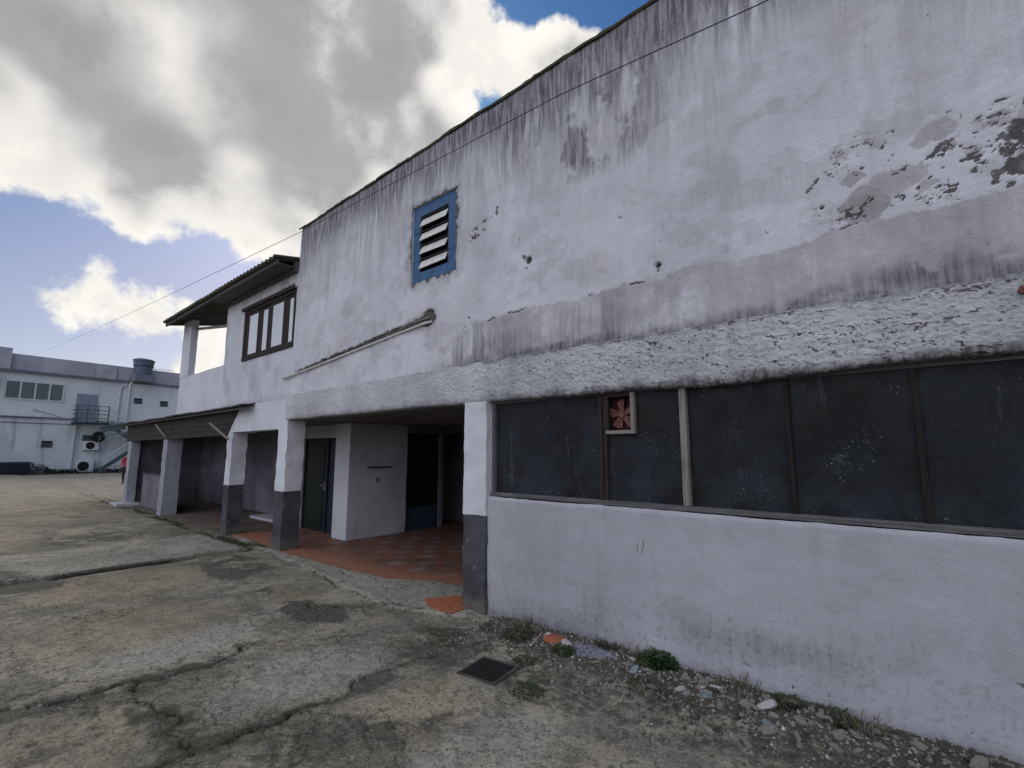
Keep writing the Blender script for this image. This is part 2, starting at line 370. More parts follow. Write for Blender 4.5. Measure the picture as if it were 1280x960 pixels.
def ground_mat():
    t = NT('cracked_yard_concrete')
    n1 = t.noise(.55, 4, .62); n2 = t.noise(2.3, 5, .7); n3 = t.noise(11, 5, .75); n4 = t.noise(48, 3, .75)
    c = t.mix(t.ramp(n1, .36, .64), (.375, .335, .262), (.245, .218, .168))
    c = t.mix(t.math('MULTIPLY', t.ramp(n2, .46, .60), .60), c, (.150, .135, .118))
    c = t.mix(t.math('MULTIPLY', t.ramp(t.noise(4.2, 5, .75), .54, .64), .55), c, (.115, .10, .088))
    c = t.mix(t.math('MULTIPLY', t.ramp(t.noise(1.3, 5), .55, .72), .40), c, (.25, .205, .135))
    c = t.mix(t.math('MULTIPLY', t.ramp(n3, .51, .62), .65), c, (.105, .097, .086))
    c = t.mix(t.math('MULTIPLY', t.ramp(t.noise(.95, 6, .7, None, .6), .50, .58), .62), c, (.105, .10, .074))
    c = t.mix(t.math('MULTIPLY', t.attr('light'), t.ramp(n3, .35, .6, 1, .45)), c, (.43, .405, .355))
    c = t.mix(t.math('MULTIPLY', t.attr('ochre'), t.ramp(n2, .3, .65, 1, .4)), c, (.36, .29, .19))
    c = t.mix(t.math('MULTIPLY', t.ramp(t.math('ADD', t.attr('dark'), t.math('MULTIPLY', t.math('SUBTRACT', n3, .5), 1.6)), .25, .70), t.ramp(n4, .3, .62, .97, .6)), c, (.052, .051, .040))
    c = t.mix(t.math('MULTIPLY', t.ramp(t.math('ADD', t.attr('soil'), t.math('MULTIPLY', t.math('SUBTRACT', n3, .5), 1.4)), .25, .65), .92), c, (.078, .063, .052))
    peb = t.voro(38); pk = t.math('MULTIPLY', t.ramp(peb, .20, .12), t.ramp(t.noise(3.7, 3), .48, .62))
    c = t.mix(t.math('MULTIPLY', pk, .55), c, (.34, .32, .29))
    peb2 = t.voro(85); pk2 = t.math('MULTIPLY', t.ramp(peb2, .26, .16), t.ramp(t.noise(2.9, 3), .45, .6))
    c = t.mix(t.math('MULTIPLY', pk2, .6), c, (.055, .05, .045))
    c = t.mix(t.math('MULTIPLY', t.ramp(n4, .52, .64), .60), c, (.085, .078, .068))
    c = t.mix(t.math('MULTIPLY', t.ramp(n4, .46, .36), .40), c, (.42, .395, .35)); n5 = t.noise(26, 3, .7); c = t.mix(t.math('MULTIPLY', t.ramp(n5, .56, .64), .62), c, (.075, .07, .058))
    c = t.mix(t.math('MULTIPLY', t.ramp(t.math('ADD', t.attr('moss'), t.math('MULTIPLY', t.math('SUBTRACT', n3, .5), 2.4)), .42, 1.0), t.ramp(n4, .35, .6, .85, .35)), c, (.058, .060, .040))
    # hairline crazing, only where the slab is worn
    wv = t.n('ShaderNodeVectorMath', operation='MULTIPLY_ADD'); nz = t.n('ShaderNodeTexNoise'); t.l(t.pos(), nz.inputs['Vector']); nz.inputs['Scale'].default_value = 3.5; nz.inputs['Detail'].default_value = 5
    t.l(nz.outputs['Color'], wv.inputs[0]); wv.inputs[1].default_value = (.5, .5, .5); t.l(t.pos(), wv.inputs[2])
    cr = t.math('MULTIPLY', t.ramp(t.voro(3.4, 'DISTANCE_TO_EDGE', wv.outputs[0]), .030, .006), t.ramp(t.noise(.9, 3), .47, .57))
    c = t.mix(t.math('MULTIPLY', cr, .5), c, (.045, .042, .036))
    c = t.mix(t.attr('crack'), c, (.022, .021, .016))
    h = t.math('ADD', t.math('ADD', n3, t.math('MULTIPLY', n4, .55)), t.math('MULTIPLY', t.math('ADD', pk, t.math('MULTIPLY', cr, -1.2)), .5))
    return t.out(c, .93, .18, h, .022)
M['ground'] = ground_mat()
def stone_mat(name, a, b):
    t = NT(name); v = t.mapped((1, 1, 1), True)
    return t.out(t.mix(t.ramp(t.noise(14, 5, .7, v), .35, .65), a, b), .9, .15, t.noise(50, 4, .6, v), .005)
M['rub'] = stone_mat('broken_plaster', (.30, .285, .265), (.17, .155, .14))
M['rub_w'] = stone_mat('white_plaster_chunk', (.55, .54, .54), (.38, .36, .35))
M['rub_d'] = stone_mat('dark_rubble', (.10, .085, .075), (.055, .047, .04))
M['brick'] = stone_mat('orange_brick', (.38, .13, .07), (.26, .095, .055))
M['glassbit'] = stone_mat('pale_blue_green_shard', (.24, .31, .32), (.17, .22, .23))
def leaf_mat(name, a, b):
    t = NT(name); v = t.mapped((1, 1, 1), True)
    m = t.out(t.mix(t.ramp(t.noise(9, 3, .6, v), .35, .65), a, b), .6, .3)
    return m
M['leaf'] = leaf_mat('weed_leaf', (.040, .074, .022), (.022, .044, .014))
M['leafd'] = leaf_mat('dull_weed_leaf', (.050, .066, .024), (.028, .040, .017))
M['straw'] = leaf_mat('dry_stem', (.17, .14, .085), (.11, .09, .055))
M['hedge'] = leaf_mat('far_undergrowth', (.022, .034, .024), (.012, .020, .015))

# ------------------------------------------------------------------ ground
def build_ground():
    xs = np.unique(np.concatenate([-np.geomspace(13, 700, 130), np.arange(-13, 1.1, .0165), np.geomspace(1.12, 500, 50)])); xs.sort()
    ys = np.unique(np.concatenate([-np.geomspace(4.32, 500, 50), np.arange(-4.3, 1.0, .0165), np.geomspace(1.02, 500, 34)])); ys.sort()
    X, Y = np.meshgrid(xs, ys, indexing='ij')
    near = sm(-16, -12, X) * sm(2.2, 1., X) * sm(-6, -4.4, Y)
    w1 = (fbm(X * 3.2, Y * 3.2, 5, 3) - .5) * .34; w2 = (fbm(X * 3.2, Y * 3.2, 5, 21) - .5) * .34; w1 = w1 + (fbm(X * 15, Y * 15, 3, 23) - .5) * .07; w2 = w2 + (fbm(X * 15, Y * 15, 3, 27) - .5) * .07
    WX = X + w1; WY = Y + w2
    wid = .3 + 1.3 * fbm(X * 2.1, Y * 2.1, 3, 40)
    crack = np.zeros_like(X); depth = np.zeros_like(X); moss = np.zeros_like(X)
    def add(pts, w, mossw=0, m=1.):
        nonlocal crack, depth, moss
        x0 = min(p[0] for p in pts) - .6; x1 = max(p[0] for p in pts) + .6; y0 = min(p[1] for p in pts) - .6; y1 = max(p[1] for p in pts) + .6
        i0, i1 = np.searchsorted(xs, (x0, x1)); j0, j1 = np.searchsorted(ys, (y0, y1)); s_ = np.s_[i0:i1, j0:j1]
        d = seg_dist(WX[s_], WY[s_], pts)
        ww = w * wid[s_]
        c = sm(ww * 1.15, ww * .35, d) * m
        crack[s_] = np.maximum(crack[s_], c); depth[s_] = np.maximum(depth[s_], c)
        if mossw: moss[s_] = np.maximum(moss[s_], sm(mossw, mossw * .2, d) * sm(.36, .6, fbm(X[s_] * 5, Y[s_] * 5, 4, 60)))
    add([(-4.75, -4.3), (-4.85, -3.5), (-4.75, -3.1), (-4.62, -2.65), (-4.7, -2.3), (-4.78, -1.85)], .024, .20)
    add([(-4.95, -3.6), (-5.05, -3.1), (-4.95, -2.7), (-5.02, -2.3)], .010, 0, .7)
    add([(-3.2, -4.2), (-3.33, -3.0), (-3.3, -2.6), (-3.34, -2.16), (-3.42, -1.87), (-3.45, -1.5), (-3.36, -1.05)], .023, .17)
    add([(-3.34, -2.16), (-3.02, -2.05), (-2.9, -1.8)], .010, 0, .6)
    add([(-4.7, -2.83), (-4.3, -2.86), (-4.0, -2.82), (-3.37, -2.88)], .018, .24)
    add([(-4.1, -2.85), (-4.15, -2.3), (-3.9, -1.9), (-3.95, -1.6)], .006, 0, .6)
    add([(-4.5, -2.6), (-4.3, -2.2), (-4.05, -1.95)], .006, 0, .55)
    add([(-6.65, -.05), (-6.35, -.1), (-6.0, .02), (-5.6, .02)], .014)
    add([(-6.4, -.08), (-6.45, -.22)], .012)
    add([(-5.5, .02), (-5.45, -.22), (-5.7, -.34)], .010)
    add([(-6.9, -.32), (-6.2, -.42), (-5.4, -.5), (-4.85, -.53), (-4.55, -.42), (-4.35, -.3)], .012, .05)
    add([(-4.62, -.6), (-4.3, -.62), (-4.1, -.66)], .010)
    add([(-5.6, -1.05), (-5.2, -.95), (-4.9, -.7)], .010, .1)
    add([(-2.2, -3.3), (-2.25, -2.6), (-1.9, -2.1), (-1.95, -1.5)], .006, 0, .6)
    # slab edge running out from the second pillar: the far slab sits higher
    ex = -9.25 + (fbm(Y * 1.1, Y * 0 + 3, 3, 9) - .5) * .22
    step = sm(-.01, .01, ex - X) * sm(-5.5, -4.2, Y) * sm(-.15, -.45, Y)
    edge = sm(.075, .03, np.abs(X - ex - .035)) * sm(-2.95, -2.75, Y) * sm(-1.25, -1.5, Y)
    edge = np.maximum(edge, .35 * sm(.03, .008, np.abs(X - ex - .012)) * sm(-5.5, -4.2, Y) * sm(-.2, -.4, Y))
    crack = np.maximum(crack, edge)
    # apron line before the porch
    ay = np.interp(X, [-11, -7, -4.8, -3.75, -3], [.08, -.28, -.55, -.15, .1]) + (w1) * .35
    apron = sm(-.03, .03, Y - ay) * sm(-10.9, -10.5, X) * sm(-3.7, -3.9, X) * sm(1.2, 1.0, Y)
    ochre = np.zeros_like(X); light = np.zeros_like(X); dark = np.zeros_like(X); soil = np.zeros_like(X)
    B = lambda cx, cy, rx, ry, s_=5: sm(1.15, .55, np.hypot((WX - cx) / rx, (WY - cy) / ry))
    light = np.maximum(light, .75 * B(-5.25, -2.35, .42, .75)); light = np.maximum(light, .65 * B(-3.9, -1.9, .5, .8))
    light = np.maximum(light, .6 * B(-2.1, -1.75, .35, .65)); light = np.maximum(light, .5 * B(-5.2, -.2, .9, .2)); light = np.maximum(light, .45 * B(-5.9, -1.3, .5, .22))
    light = np.maximum(light, apron * .55)
    light = np.maximum(light, .55 * step * sm(-11.6, -11.3, X)); light = np.maximum(light, .4 * sm(-22, -26, X))
    light = np.maximum(light, .5 * B(-1.15, -1.6, .4, .5))
    ochre = np.maximum(ochre, .8 * B(-8.2, -2.2, .8, 1.1)); ochre = np.maximum(ochre, .6 * B(-6.2, -2.6, .9, .8)); ochre = np.maximum(ochre, .5 * B(-5.9, -1.1, .5, .4))
    ochre = np.maximum(ochre, .5 * B(-13.5, -3.2, 2., .6)); ochre = np.maximum(ochre, .45 * B(-4.0, -3.3, .5, .5)); ochre = np.maximum(ochre, .5 * B(-2.8, -1.6, .4, .4)); ochre = np.maximum(ochre, .45 * sm(-14, -20, X) * sm(.35, .6, fbm(X * .25, Y * .5, 4, 5)))
    blot = fbm(WX * 3, WY * 3, 4, 77)
    dcr = sm(.16, .03, np.abs(WX + 4.74)) * sm(-1.9, -2.4, Y) * sm(-5.5, -4.5, Y); dcr = np.maximum(dcr, sm(.13, .03, np.abs(WX + 3.34)) * sm(-.9, -1.3, Y) * sm(-5, -4, Y)); dcr = np.maximum(dcr, sm(.22, .04, np.abs(WY + 2.86)) * sm(-4.9, -4.6, X) * sm(-3.2, -3.5, X)); dark = np.maximum(dark, .85 * dcr * sm(.3, .5, blot))
    dark = np.maximum(dark, .9 * B(-8.3, -.9, 1.0, .55) * sm(.34, .5, blot)); dark = np.maximum(dark, .8 * B(-8.9, -3.1, .35, .45))
    dark = np.maximum(dark, .85 * B(-7.7, -1.15, .5, .3)); dark = np.maximum(dark, .75 * B(-12.6, -1.9, 1.2, 1.) * sm(.4, .6, blot))
    dark = np.maximum(dark, .7 * B(-3.55, -.62, .6, .22)); dark = np.maximum(dark, .5 * B(-2.3, -.75, .9, .4))
    dark = np.maximum(dark, .7 * sm(.10, .02, np.abs(WX + 4.72)) * sm(-1.9, -2.3, Y)); dark = np.maximum(dark, .75 * B(-3.35, -.95, .45, .32)); dark = np.maximum(dark, .8 * B(-2.75, -1.75, .3, .5) * sm(.4, .55, blot)); dark = np.maximum(dark, .75 * B(-9.6, -3.4, .6, .5)); dark = np.maximum(dark, .55 * sm(-1.5, -.6, Y + w2) * sm(-2.6, -1.6, X))
    dark = np.maximum(dark, .6 * B(-3.0, -2.4, .35, .6) * sm(.42, .6, blot)); dark = np.maximum(dark, .5 * B(-4.3, -3.2, .7, .5) * sm(.42, .6, blot))
    soil = np.maximum(soil, .85 * B(-5.3, -1.12, .75, .28)); soil = np.maximum(soil, .8 * B(-6.35, -1.2, .3, .3) * sm(.4, .6, blot))
    dark = np.maximum(dark, sm(-.13, -.05, Y + w2 * .2) * sm(-3.75, -3.6, X))
    strip = sm(-.75, -.25, Y + w2 * .9) * sm(-3.75, -3.3, X + w1) * sm(.2, .1, Y)
    soil = np.maximum(soil, strip); soil = np.maximum(soil, .6 * sm(-1.2, -.5, Y + w2 * 2) * sm(-1.8, -.7, X))
    pl = sm(-.55, -.12, Y + w2) * sm(.3, .1, Y) * sm(-8.9, -9.6, X + w1) * sm(-40, -24, X)
    moss = np.maximum(moss, pl * sm(.36, .52, fbm(X * 1.6, Y * 4, 4, 91)))
    moss = np.maximum(moss, .9 * B(-3.55, -.7, .62, .2)); moss = np.maximum(moss, .7 * B(-2.95, -.45, .35, .25)); moss = np.maximum(moss, .75 * B(-2.45, -1.0, .22, .3))
    moss = np.maximum(moss, .7 * B(-1.6, -.35, .35, .2)); moss = np.maximum(moss, .55 * B(-8.3, -.75, .9, .4) * sm(.42, .56, blot)); moss = np.maximum(moss, .6 * B(-4.5, -2.95, .3, .45) * sm(.4, .55, blot))
    moss = np.maximum(moss, .5 * strip * sm(.48, .6, blot))
    und = (fbm(X * .8, Y * .8, 4, 2) - .5) * .05 + (fbm(X * 6, Y * 6, 4, 8) - .5) * .016 + (fbm(X * 24, Y * 24, 3, 18) - .5) * .007 * (1 + 1.5 * soil)
    flat = sm(.25, -.25, Y) * near + .15 * (1 - near) * sm(.25, -.25, Y) * sm(-26, -14, X)
    z = und * flat - .014 + step * .055 - depth * .035 * near - edge * .03 + apron * .022 + strip * (.03 + .05 * fbm(X * 4, Y * 4, 3, 33)) * near
    fy0 = np.interp(X, [-11.15, -8.68, -6.57, -5.73, -5.26, -4.64, -4.12, -4.0], [.12, -.07, -.02, .08, .37, .52, .80, .3])
    bay = (X > -11.15) & (X < -4.0); z = np.where(bay, np.where(Y > fy0 + .07, -.035, z), np.where(Y > .28, -.035, z))
    o = grid_mesh('ground', xs, ys, lambda A, B_: np.stack([A, B_, z], -1), M['ground'],
                  attrs=dict(crack=crack, moss=moss, light=light, ochre=ochre, dark=dark, soil=soil))
    tag(o, 'worn cracked concrete yard with moss, stains and a raised slab', 'ground', kind='structure')
    global GZ
    def GZ(x, y):
        i = min(max(int(np.searchsorted(xs, x)), 0), len(xs) - 1); j = min(max(int(np.searchsorted(ys, y)), 0), len(ys) - 1); return float(z[i, j])
build_ground()

# porch and garage floor: one thin slab behind the pillars
def build_floor():
    fx = [-11.15, -8.68, -6.57, -5.73, -5.26, -4.64, -4.12]; fy = [.12, -.07, -.02, .08, .37, .52, .80]
    xs = np.linspace(-11.15, -4.12, 180); t = np.linspace(0, 1, 60) ** 1.5
    def fn(A, T):
        y0 = np.interp(A, fx, fy) + (fbm(A * 2.5, A * 0, 4, 12) - .5) * .12
        Yv = y0 + (4.55 - y0) * T
        return np.stack([A, Yv, np.full_like(A, .004) - .02 * (T < 1e-6)], -1)
    A, T = np.meshgrid(xs, t, indexing='ij')
    Yv = fn(A, T)[..., 1]
    dust = sm(.75, .25, Yv - np.interp(A, fx, fy))
    o = grid_mesh('floor', xs, t, fn, M['terracotta'], attrs=dict(dust=dust))
    tag(o, 'orange and pale patterned terracotta floor inside the open bay', 'floor', kind='structure')
    b = MB(); b.box(-20.0, -11.17, .06, 2.1, -.03, .008)
    tag(b.build('garage_floor', M['garage']), 'dusty brown floor of the dim bays behind the far pillars', 'floor', kind='structure')
    b = MB()
    pts = [(-4.62, -.14), (-4.35, -.28), (-4.02, -.27), (-4.02, .33), (-4.4, .22)]
    b.prism([(x, y, .004) for x, y in pts], (0, 0, .012))
    tag(b.build('floor_patch', M['brick']), 'small exposed patch of orange floor beside the near pillar', 'floor', kind='structure')
build_floor()

# ------------------------------------------------------------------ the old building
bld = thing('old_building', 'long weathered white two storey building with pillars, black windows and a stained parapet', 'building', (-5, 1.5, 0))

HOLE = (-5.25, -4.35, 3.98, 5.09)
def build_upper_wall():
    xs = clean(np.concatenate([np.arange(-8.65, -.9, .0125), np.arange(-.9, .8, .0065), np.arange(.8, 1.99, .0125), np.linspace(2., 6., 40)]), HOLE[:2], .007)
    zs = clean(np.concatenate([np.arange(2.72, 3.2, .0125), np.arange(3.2, 3.98, .0075), np.arange(3.98, 5.85, .0125)]), [HOLE[2], HOLE[3], 5.86], .007)
    X, Z = np.meshgrid(xs, zs, indexing='ij')
    td = 5.87 - Z
    heavy = gauss(X, -2.3, 1.1); heavy2 = gauss(X, -7.9, .9) + .9 * gauss(X, -1.0, .6) + .8 * gauss(X, -6.0, .5) + .8 * gauss(X, -3.6, .35) + .7 * gauss(X, .1, .7)
    L = .38 + 1.0 * fbm(X * 1.9, X * 0, 3, 1) + .85 * heavy + .5 * heavy2
    wob = (fbm(X * 2, Z * 2, 4, 14) - .5) * .12
    cols = fbm((X + wob) * 8, Z * .55, 5, 2, .6); cols2 = fbm((X + wob) * 22, Z * .8, 3, 5)
    s1 = sm(1., .1, td / L) * sm(.31, .54, cols * .7 + cols2 * .3 + .24 * sm(.7, 0, td)) * .98
    rim = sm(.16, .0, td + (fbm(X * 7, Z * 7, 4, 6) - .5) * .3) * .85
    blo = fbm(X * 3.2, Z * 2.4, 6, 7, .62)
    s2 = sm(.47, .66, blo) * gauss(X, -2.35, 1.05) * sm(4.25, 4.7, Z) * sm(5.8, 5.2, Z) * .9
    s2b = sm(.42, .66, blo) * sm(1.5, .1, td) * .55; s4 = .45 * sm(.44, .62, fbm((X + wob) * 7, Z * .30, 5, 9, .6)) * sm(2.3, .4, td); s5 = .22 * sm(.5, .66, fbm(X * 2.3, Z * 3.1, 6, 12, .65))
    pale = .22 * sm(.45, .7, fbm(X * 1.1, Z * 1.1, 4, 31))
    # lower unpainted band
    zl = 3.235 + (fbm(X * 2.6, X * 0 + 2, 5, 44) - .5) * .16 + (fbm(X * 13, X * 0 + 5, 4, 45) - .5) * .045 - .22 * sm(-3.9, -4.7, X)
    inb = sm(.012, -.012, Z - zl) * sm(-4.95, -4.45, X + wob)
    bare = inb * (.22 + .75 * fbm(X * 2.4, Z * 4, 5, 50)) * (.65 + .35 * sm(.35, .6, fbm(X * 1.3, Z * 2, 3, 57)))
    bc = fbm((X + wob) * 11, Z * .7, 5, 8, .6)
    left = gauss(X, -3.9, .8) + .8 * gauss(X, -2.3, .45)
    s3 = .85 * sm(-4.9, -4.6, X) * sm(.05, -.1, Z - zl) * sm(.36, .58, bc) * np.clip(left, 0, 1) * (.55 + .45 * sm(3.2, 2.75, Z))
    base_d = sm(.17, .0, (Z - 2.72) + (fbm(X * 5, Z * 8, 5, 52) - .5) * .26) * sm(-5.2, -3.8, X) * .85 + .15 * sm(.4, .6, bc) * inb
    mold = sm(.5, .62, fbm(X * 6, Z * 7, 5, 53) + .28 * gauss(X, -.0, .32) * gauss(Z, 2.83, .09)) * gauss(X, 0.02, .45) * gauss(Z, 2.82, .12)
    streak = np.clip(np.maximum.reduce([s1, rim, s2, s2b, s3, s4, s5, base_d, mold * .95]), 0, .97)
    # peeling paint at the right
    wz = sm(-.8, -.15, X) * sm(3.2, 3.30, Z) * sm(4.2, 3.6, Z)
    pe = fbm(X * 27 - Z * 8, Z * 40, 4, 61, .62); pe2 = fbm(X * 4.5, Z * 5.5, 5, 63)
    chip = sm(.575 - .06 * sm(.0, .6, X), .63 - .06 * sm(.0, .6, X), pe) * wz * sm(.42, .54, pe2) * .95
    bare = np.maximum(bare, sm(.575, .62, pe2 + .10 * gauss(X, .55, .25) * gauss(Z, 3.75, .3)) * wz * .6)
    wig = (fbm(X * 9, Z * 9, 4, 66) - .5) * .16
    def patch(cx, cz, rx, rz): return sm(1.08, .92, np.hypot((X - cx + wig) / rx, (Z - cz + wig) / rz))
    bare = np.maximum.reduce([bare, patch(-.20, 3.38, .13, .13), .8 * patch(-.24, 3.6, .06, .05), .7 * patch(-.02, 3.5, .16, .10), .6 * patch(.18, 3.72, .10, .07)])
    chip = np.maximum.reduce([chip, .75 * patch(.56, 3.88, .16, .07) * sm(.35, .5, pe2), .85 * patch(.58, 3.37, .13, .06), .7 * patch(.62, 3.62, .1, .05), .6 * patch(-.52, 3.62, .05, .03) * sm(.4, .55, pe)])
    # scattered small holes and chips
    hole = np.zeros_like(X)
    for cx, cz, r in ((-3.17, 3.78, .042), (-3.235, 3.83, .022), (-3.2, 3.69, .012), (-1.7, 3.34, .026), (-1.7, 3.29, .012), (-2.05, 3.9, .012), (-.45, 3.45, .012), (-4.1, 3.3, .014), (-3.3, 4.05, .01)):
        hole = np.maximum(hole, sm(1.2, .8, np.hypot(X - cx, (Z - cz)) / r))
    dl = seg_dist(X + wig * .5, Z + wig * .5, [(-4.05, 4.33), (-3.9, 4.36), (-3.68, 4.52)])
    chip = np.maximum(chip, sm(.56, .62, fbm(X * 20, Z * 20, 3, 70)) * sm(.11, .03, dl)); chip = np.maximum(chip, sm(.6, .66, fbm(X * 24, Z * 9, 3, 71)) * gauss(X, -3.65, .06) * gauss(Z, 4.72, .22))
    sc_ = fbm(X * 26, Z * 30, 3, 73); chip = np.maximum(chip, sm(.84, .88, sc_) * .6)
    # chipped line along the border of the band
    chip = np.maximum(chip, sm(.02, .004, np.abs(Z - zl)) * sm(.5, .62, fbm(X * 6, Z * 6, 4, 75)) * sm(-4.6, -3.9, X) * .7)
    # window surround
    dx = np.maximum(np.maximum(HOLE[0] - X, X - HOLE[1]), 0); dz = np.maximum(np.maximum(HOLE[2] - Z, Z - HOLE[3]), 0); dw = np.hypot(dx, dz)
    nw = fbm(X * 10, Z * 10, 4, 80)
    chip = np.maximum(chip, sm(.055, .0, dw + (nw - .5) * .15 + .02 * (X < HOLE[0])) * (.75 + .25 * (Z < HOLE[2] + .03)))
    streak = np.maximum(streak, .6 * sm(.2, 0, dw + (nw - .5) * .2))
    # conduit groove
    gx0, gz0, gx1, gz1 = -8.9, 3.045, -4.80, 3.41
    tt = np.clip((X - gx0) / (gx1 - gx0), 0, 1); lz = gz0 + (gz1 - gz0) * tt
    gw = .022 + .045 * tt + (fbm(X * 14, X * 0 + 1, 4, 83) - .5) * .07
    groove = sm(gw + .012, gw - .008, np.abs(Z - lz - .022)) * sm(gx1 + .02, gx1 - .03, X) * sm(-8.75, -8.3, X)
    groove = np.maximum(groove, sm(1.1, .85, np.hypot((X - gx1 + .06 + wig * .5) / .15, (Z - gz1 - .03 + wig * .4) / .105)))
    rimg = sm(.13, .02, np.abs(Z - lz - .01) - gw) * sm(-5.9, -5., X) * sm(-4.6, -4.75, X)
    bare = np.maximum(bare, .6 * rimg); chip = np.maximum(chip, groove * .95)
    bare = np.maximum(bare, pale * .5)
    Yd = (fbm(X * 1.4, Z * 1.4, 4, 90) - .5) * .022 + (fbm(X * 9, Z * 9, 4, 91) - .5) * .006 + chip * .006 + hole * .05 + groove * .03 + np.clip(bare, 0, .5) * .004
    Yd = Yd + sm(.05, .0, td) * .012 * fbm(X * 10, Z, 3, 3) + .012 * sm(.03, 0, X + 8.65)
    top = .012 * (X + 8.65) * np.clip(8 - X, 0, 8) / 8 * sm(5.3, 5.86, Z) + np.where(Z > 5.855, (fbm(X * 3, Z * 0, 4, 95) - .5) * .015, 0)
    o = grid_mesh('upper_wall', xs, zs, lambda A, B: np.stack([A, Yd, B + top], -1), M['wall'], bld, dict(streak=streak, bare=bare, chip=np.maximum(chip, hole)), HOLE)
    b = MB()                                          # body of the wall behind its plaster
    x0, x1 = -8.645, 6.0
    b.box(x0, HOLE[0] - .001, .06, .20, 2.30, 5.84); b.box(HOLE[1] + .001, x1, .06, .20, 2.30, 5.84)
    b.box(HOLE[0], HOLE[1], .06, .20, 2.30, HOLE[2]); b.box(HOLE[0], HOLE[1], .06, .20, HOLE[3], 5.84)
    b.box(x0, x0 + .05, .004, .058, 2.75, 5.83)       # closes the plaster edge at the left end
    for z0, z1 in ((HOLE[2] - .012, HOLE[2]), (HOLE[3], HOLE[3] + .012)): b.box(HOLE[0], HOLE[1], .012, .058, z0, z1)
    for xa, xb in ((HOLE[0] - .012, HOLE[0]), (HOLE[1], HOLE[1] + .012)): b.box(xa, xb, .012, .058, HOLE[2], HOLE[3])
    b.build('wall_core', M['wall'], bld)
    # coping: a thin mossy uneven cap
    n = 220; xs2 = np.linspace(-8.70, 6.02, n); t = np.arange(6)
    prof = [(-.018, -.012), (-.028, .012), (-.012, .032), (.12, .036), (.225, .02), (.225, -.02)]
    def cap(A, T):
        T = T.astype(int); py = np.array([p[0] for p in prof])[T]; pz = np.array([p[1] for p in prof])[T]
        k = fbm(A * 5, T * .9, 4, 97) - .5
        drop = -.012 * (np.floor(A * 1.3) % 2)
        return np.stack([A, py + k * .035, 5.862 + .012 * (A + 8.65) * np.clip(8 - A, 0, 8) / 8 + pz + k * .014 + (fbm(A * 14, T * .9, 3, 96) - .5) * .03 * (T > 0) * (T < 4) + drop], -1)
    grid_mesh('coping', xs2, t, cap, M['moss_cement'], bld)
build_upper_wall()

def build_beam():
    xs = np.unique(np.concatenate([np.arange(-8.74, -4, .0125), np.arange(-4, 1., .0085), np.arange(1, 2, .0125), np.linspace(2, 6, 60)]))
    nz = 84; t = np.linspace(0, 1, nz)
    # profile: ledge at top, face, rounded lower lip, underside running back
    zt = np.interp(t, [0, .05, .74, .82, 1], [2.735, 2.722, 2.275, 2.262, 2.262]); yt = np.interp(t, [0, .05, .4, .72, .80, 1], [.012, -.022, -.032, -.026, .0, .30])
    def fn(A, T):
        Zb = np.interp(T, t, zt); Yb = np.interp(T, t, yt)
        f = sm(0, .06, T) * sm(1., .80, T)
        sag = -.035 * gauss(A, -1.25, .55) - .02 * gauss(A, -2.4, .8) + (fbm(A * 2.2, A * 0, 4, 7) - .5) * .022 + (fbm(A * 17, A * 0, 3, 17) - .5) * .012
        lum = fbm(A * 9 + Zb * 2, Zb * 20, 5, 104, .65) - .5; cre = 1 - np.abs(fbm(A * 7, Zb * 26, 5, 107, .65) * 2 - 1)
        rg = .5 + .6 * sm(-6, -3.5, A)
        Yn = Yb - f * rg * lum * .014 - f * rg * (np.abs(fbm(A * 23, Zb * 34, 4, 113, .7) - .5)) * .034 + f * rg * sm(.95, 1., cre) * .008
        top = sm(.12, 0, T) * (fbm(A * 3.3, A * 0 + 4, 5, 109) - .5) * .05
        return np.stack([A, Yn, Zb + sag * sm(.2, .8, T) + top + f * (fbm(A * 24, Zb * 24, 3, 111) - .5) * .012], -1)
    A, T = np.meshgrid(xs, t, indexing='ij'); Zb = np.interp(T, t, zt)
    cre = 1 - np.abs(fbm(A * 7, Zb * 26, 5, 107, .65) * 2 - 1)
    rg = .35 + .65 * sm(-6, -3.5, A)
    cr2 = 1 - np.abs(fbm(A * 2.2 + Zb * 1.5, Zb * 9, 5, 115, .6) * 2 - 1)
    chip = sm(.95, .99, cre) * .6 * rg * sm(.48, .62, fbm(A * 3, Zb * 4, 3, 117)) + sm(.965, .995, cr2) * .8 * sm(-3.5, -1.5, A)
    chip = np.maximum(chip, sm(.66, .74, fbm(A * 19, Zb * 34, 4, 118)) * .5 * rg)
    low = sm(2.36, 2.28, Zb + (fbm(A * 6, Zb * 6, 4, 119) - .5) * .1)
    streak = np.maximum(low * .95 * (.5 + .5 * sm(-4, -2, A)), .75 * sm(2.68, 2.73, Zb + (fbm(A * 5, Zb * 5, 4, 121) - .5) * .09) * sm(-5.5, -3.5, A))
    streak = np.maximum(streak, sm(.80, .9, T)); bare = .3 * sm(.5, .66, fbm(A * 3, Zb * 5, 5, 123))  # stained lip; shading of the lower edge and underside put into the colour
    grid_mesh('beam', xs, t, fn, M['beam'], bld, dict(chip=np.clip(chip, 0, .9) * sm(1, .85, T), streak=streak, bare=bare))
build_beam()

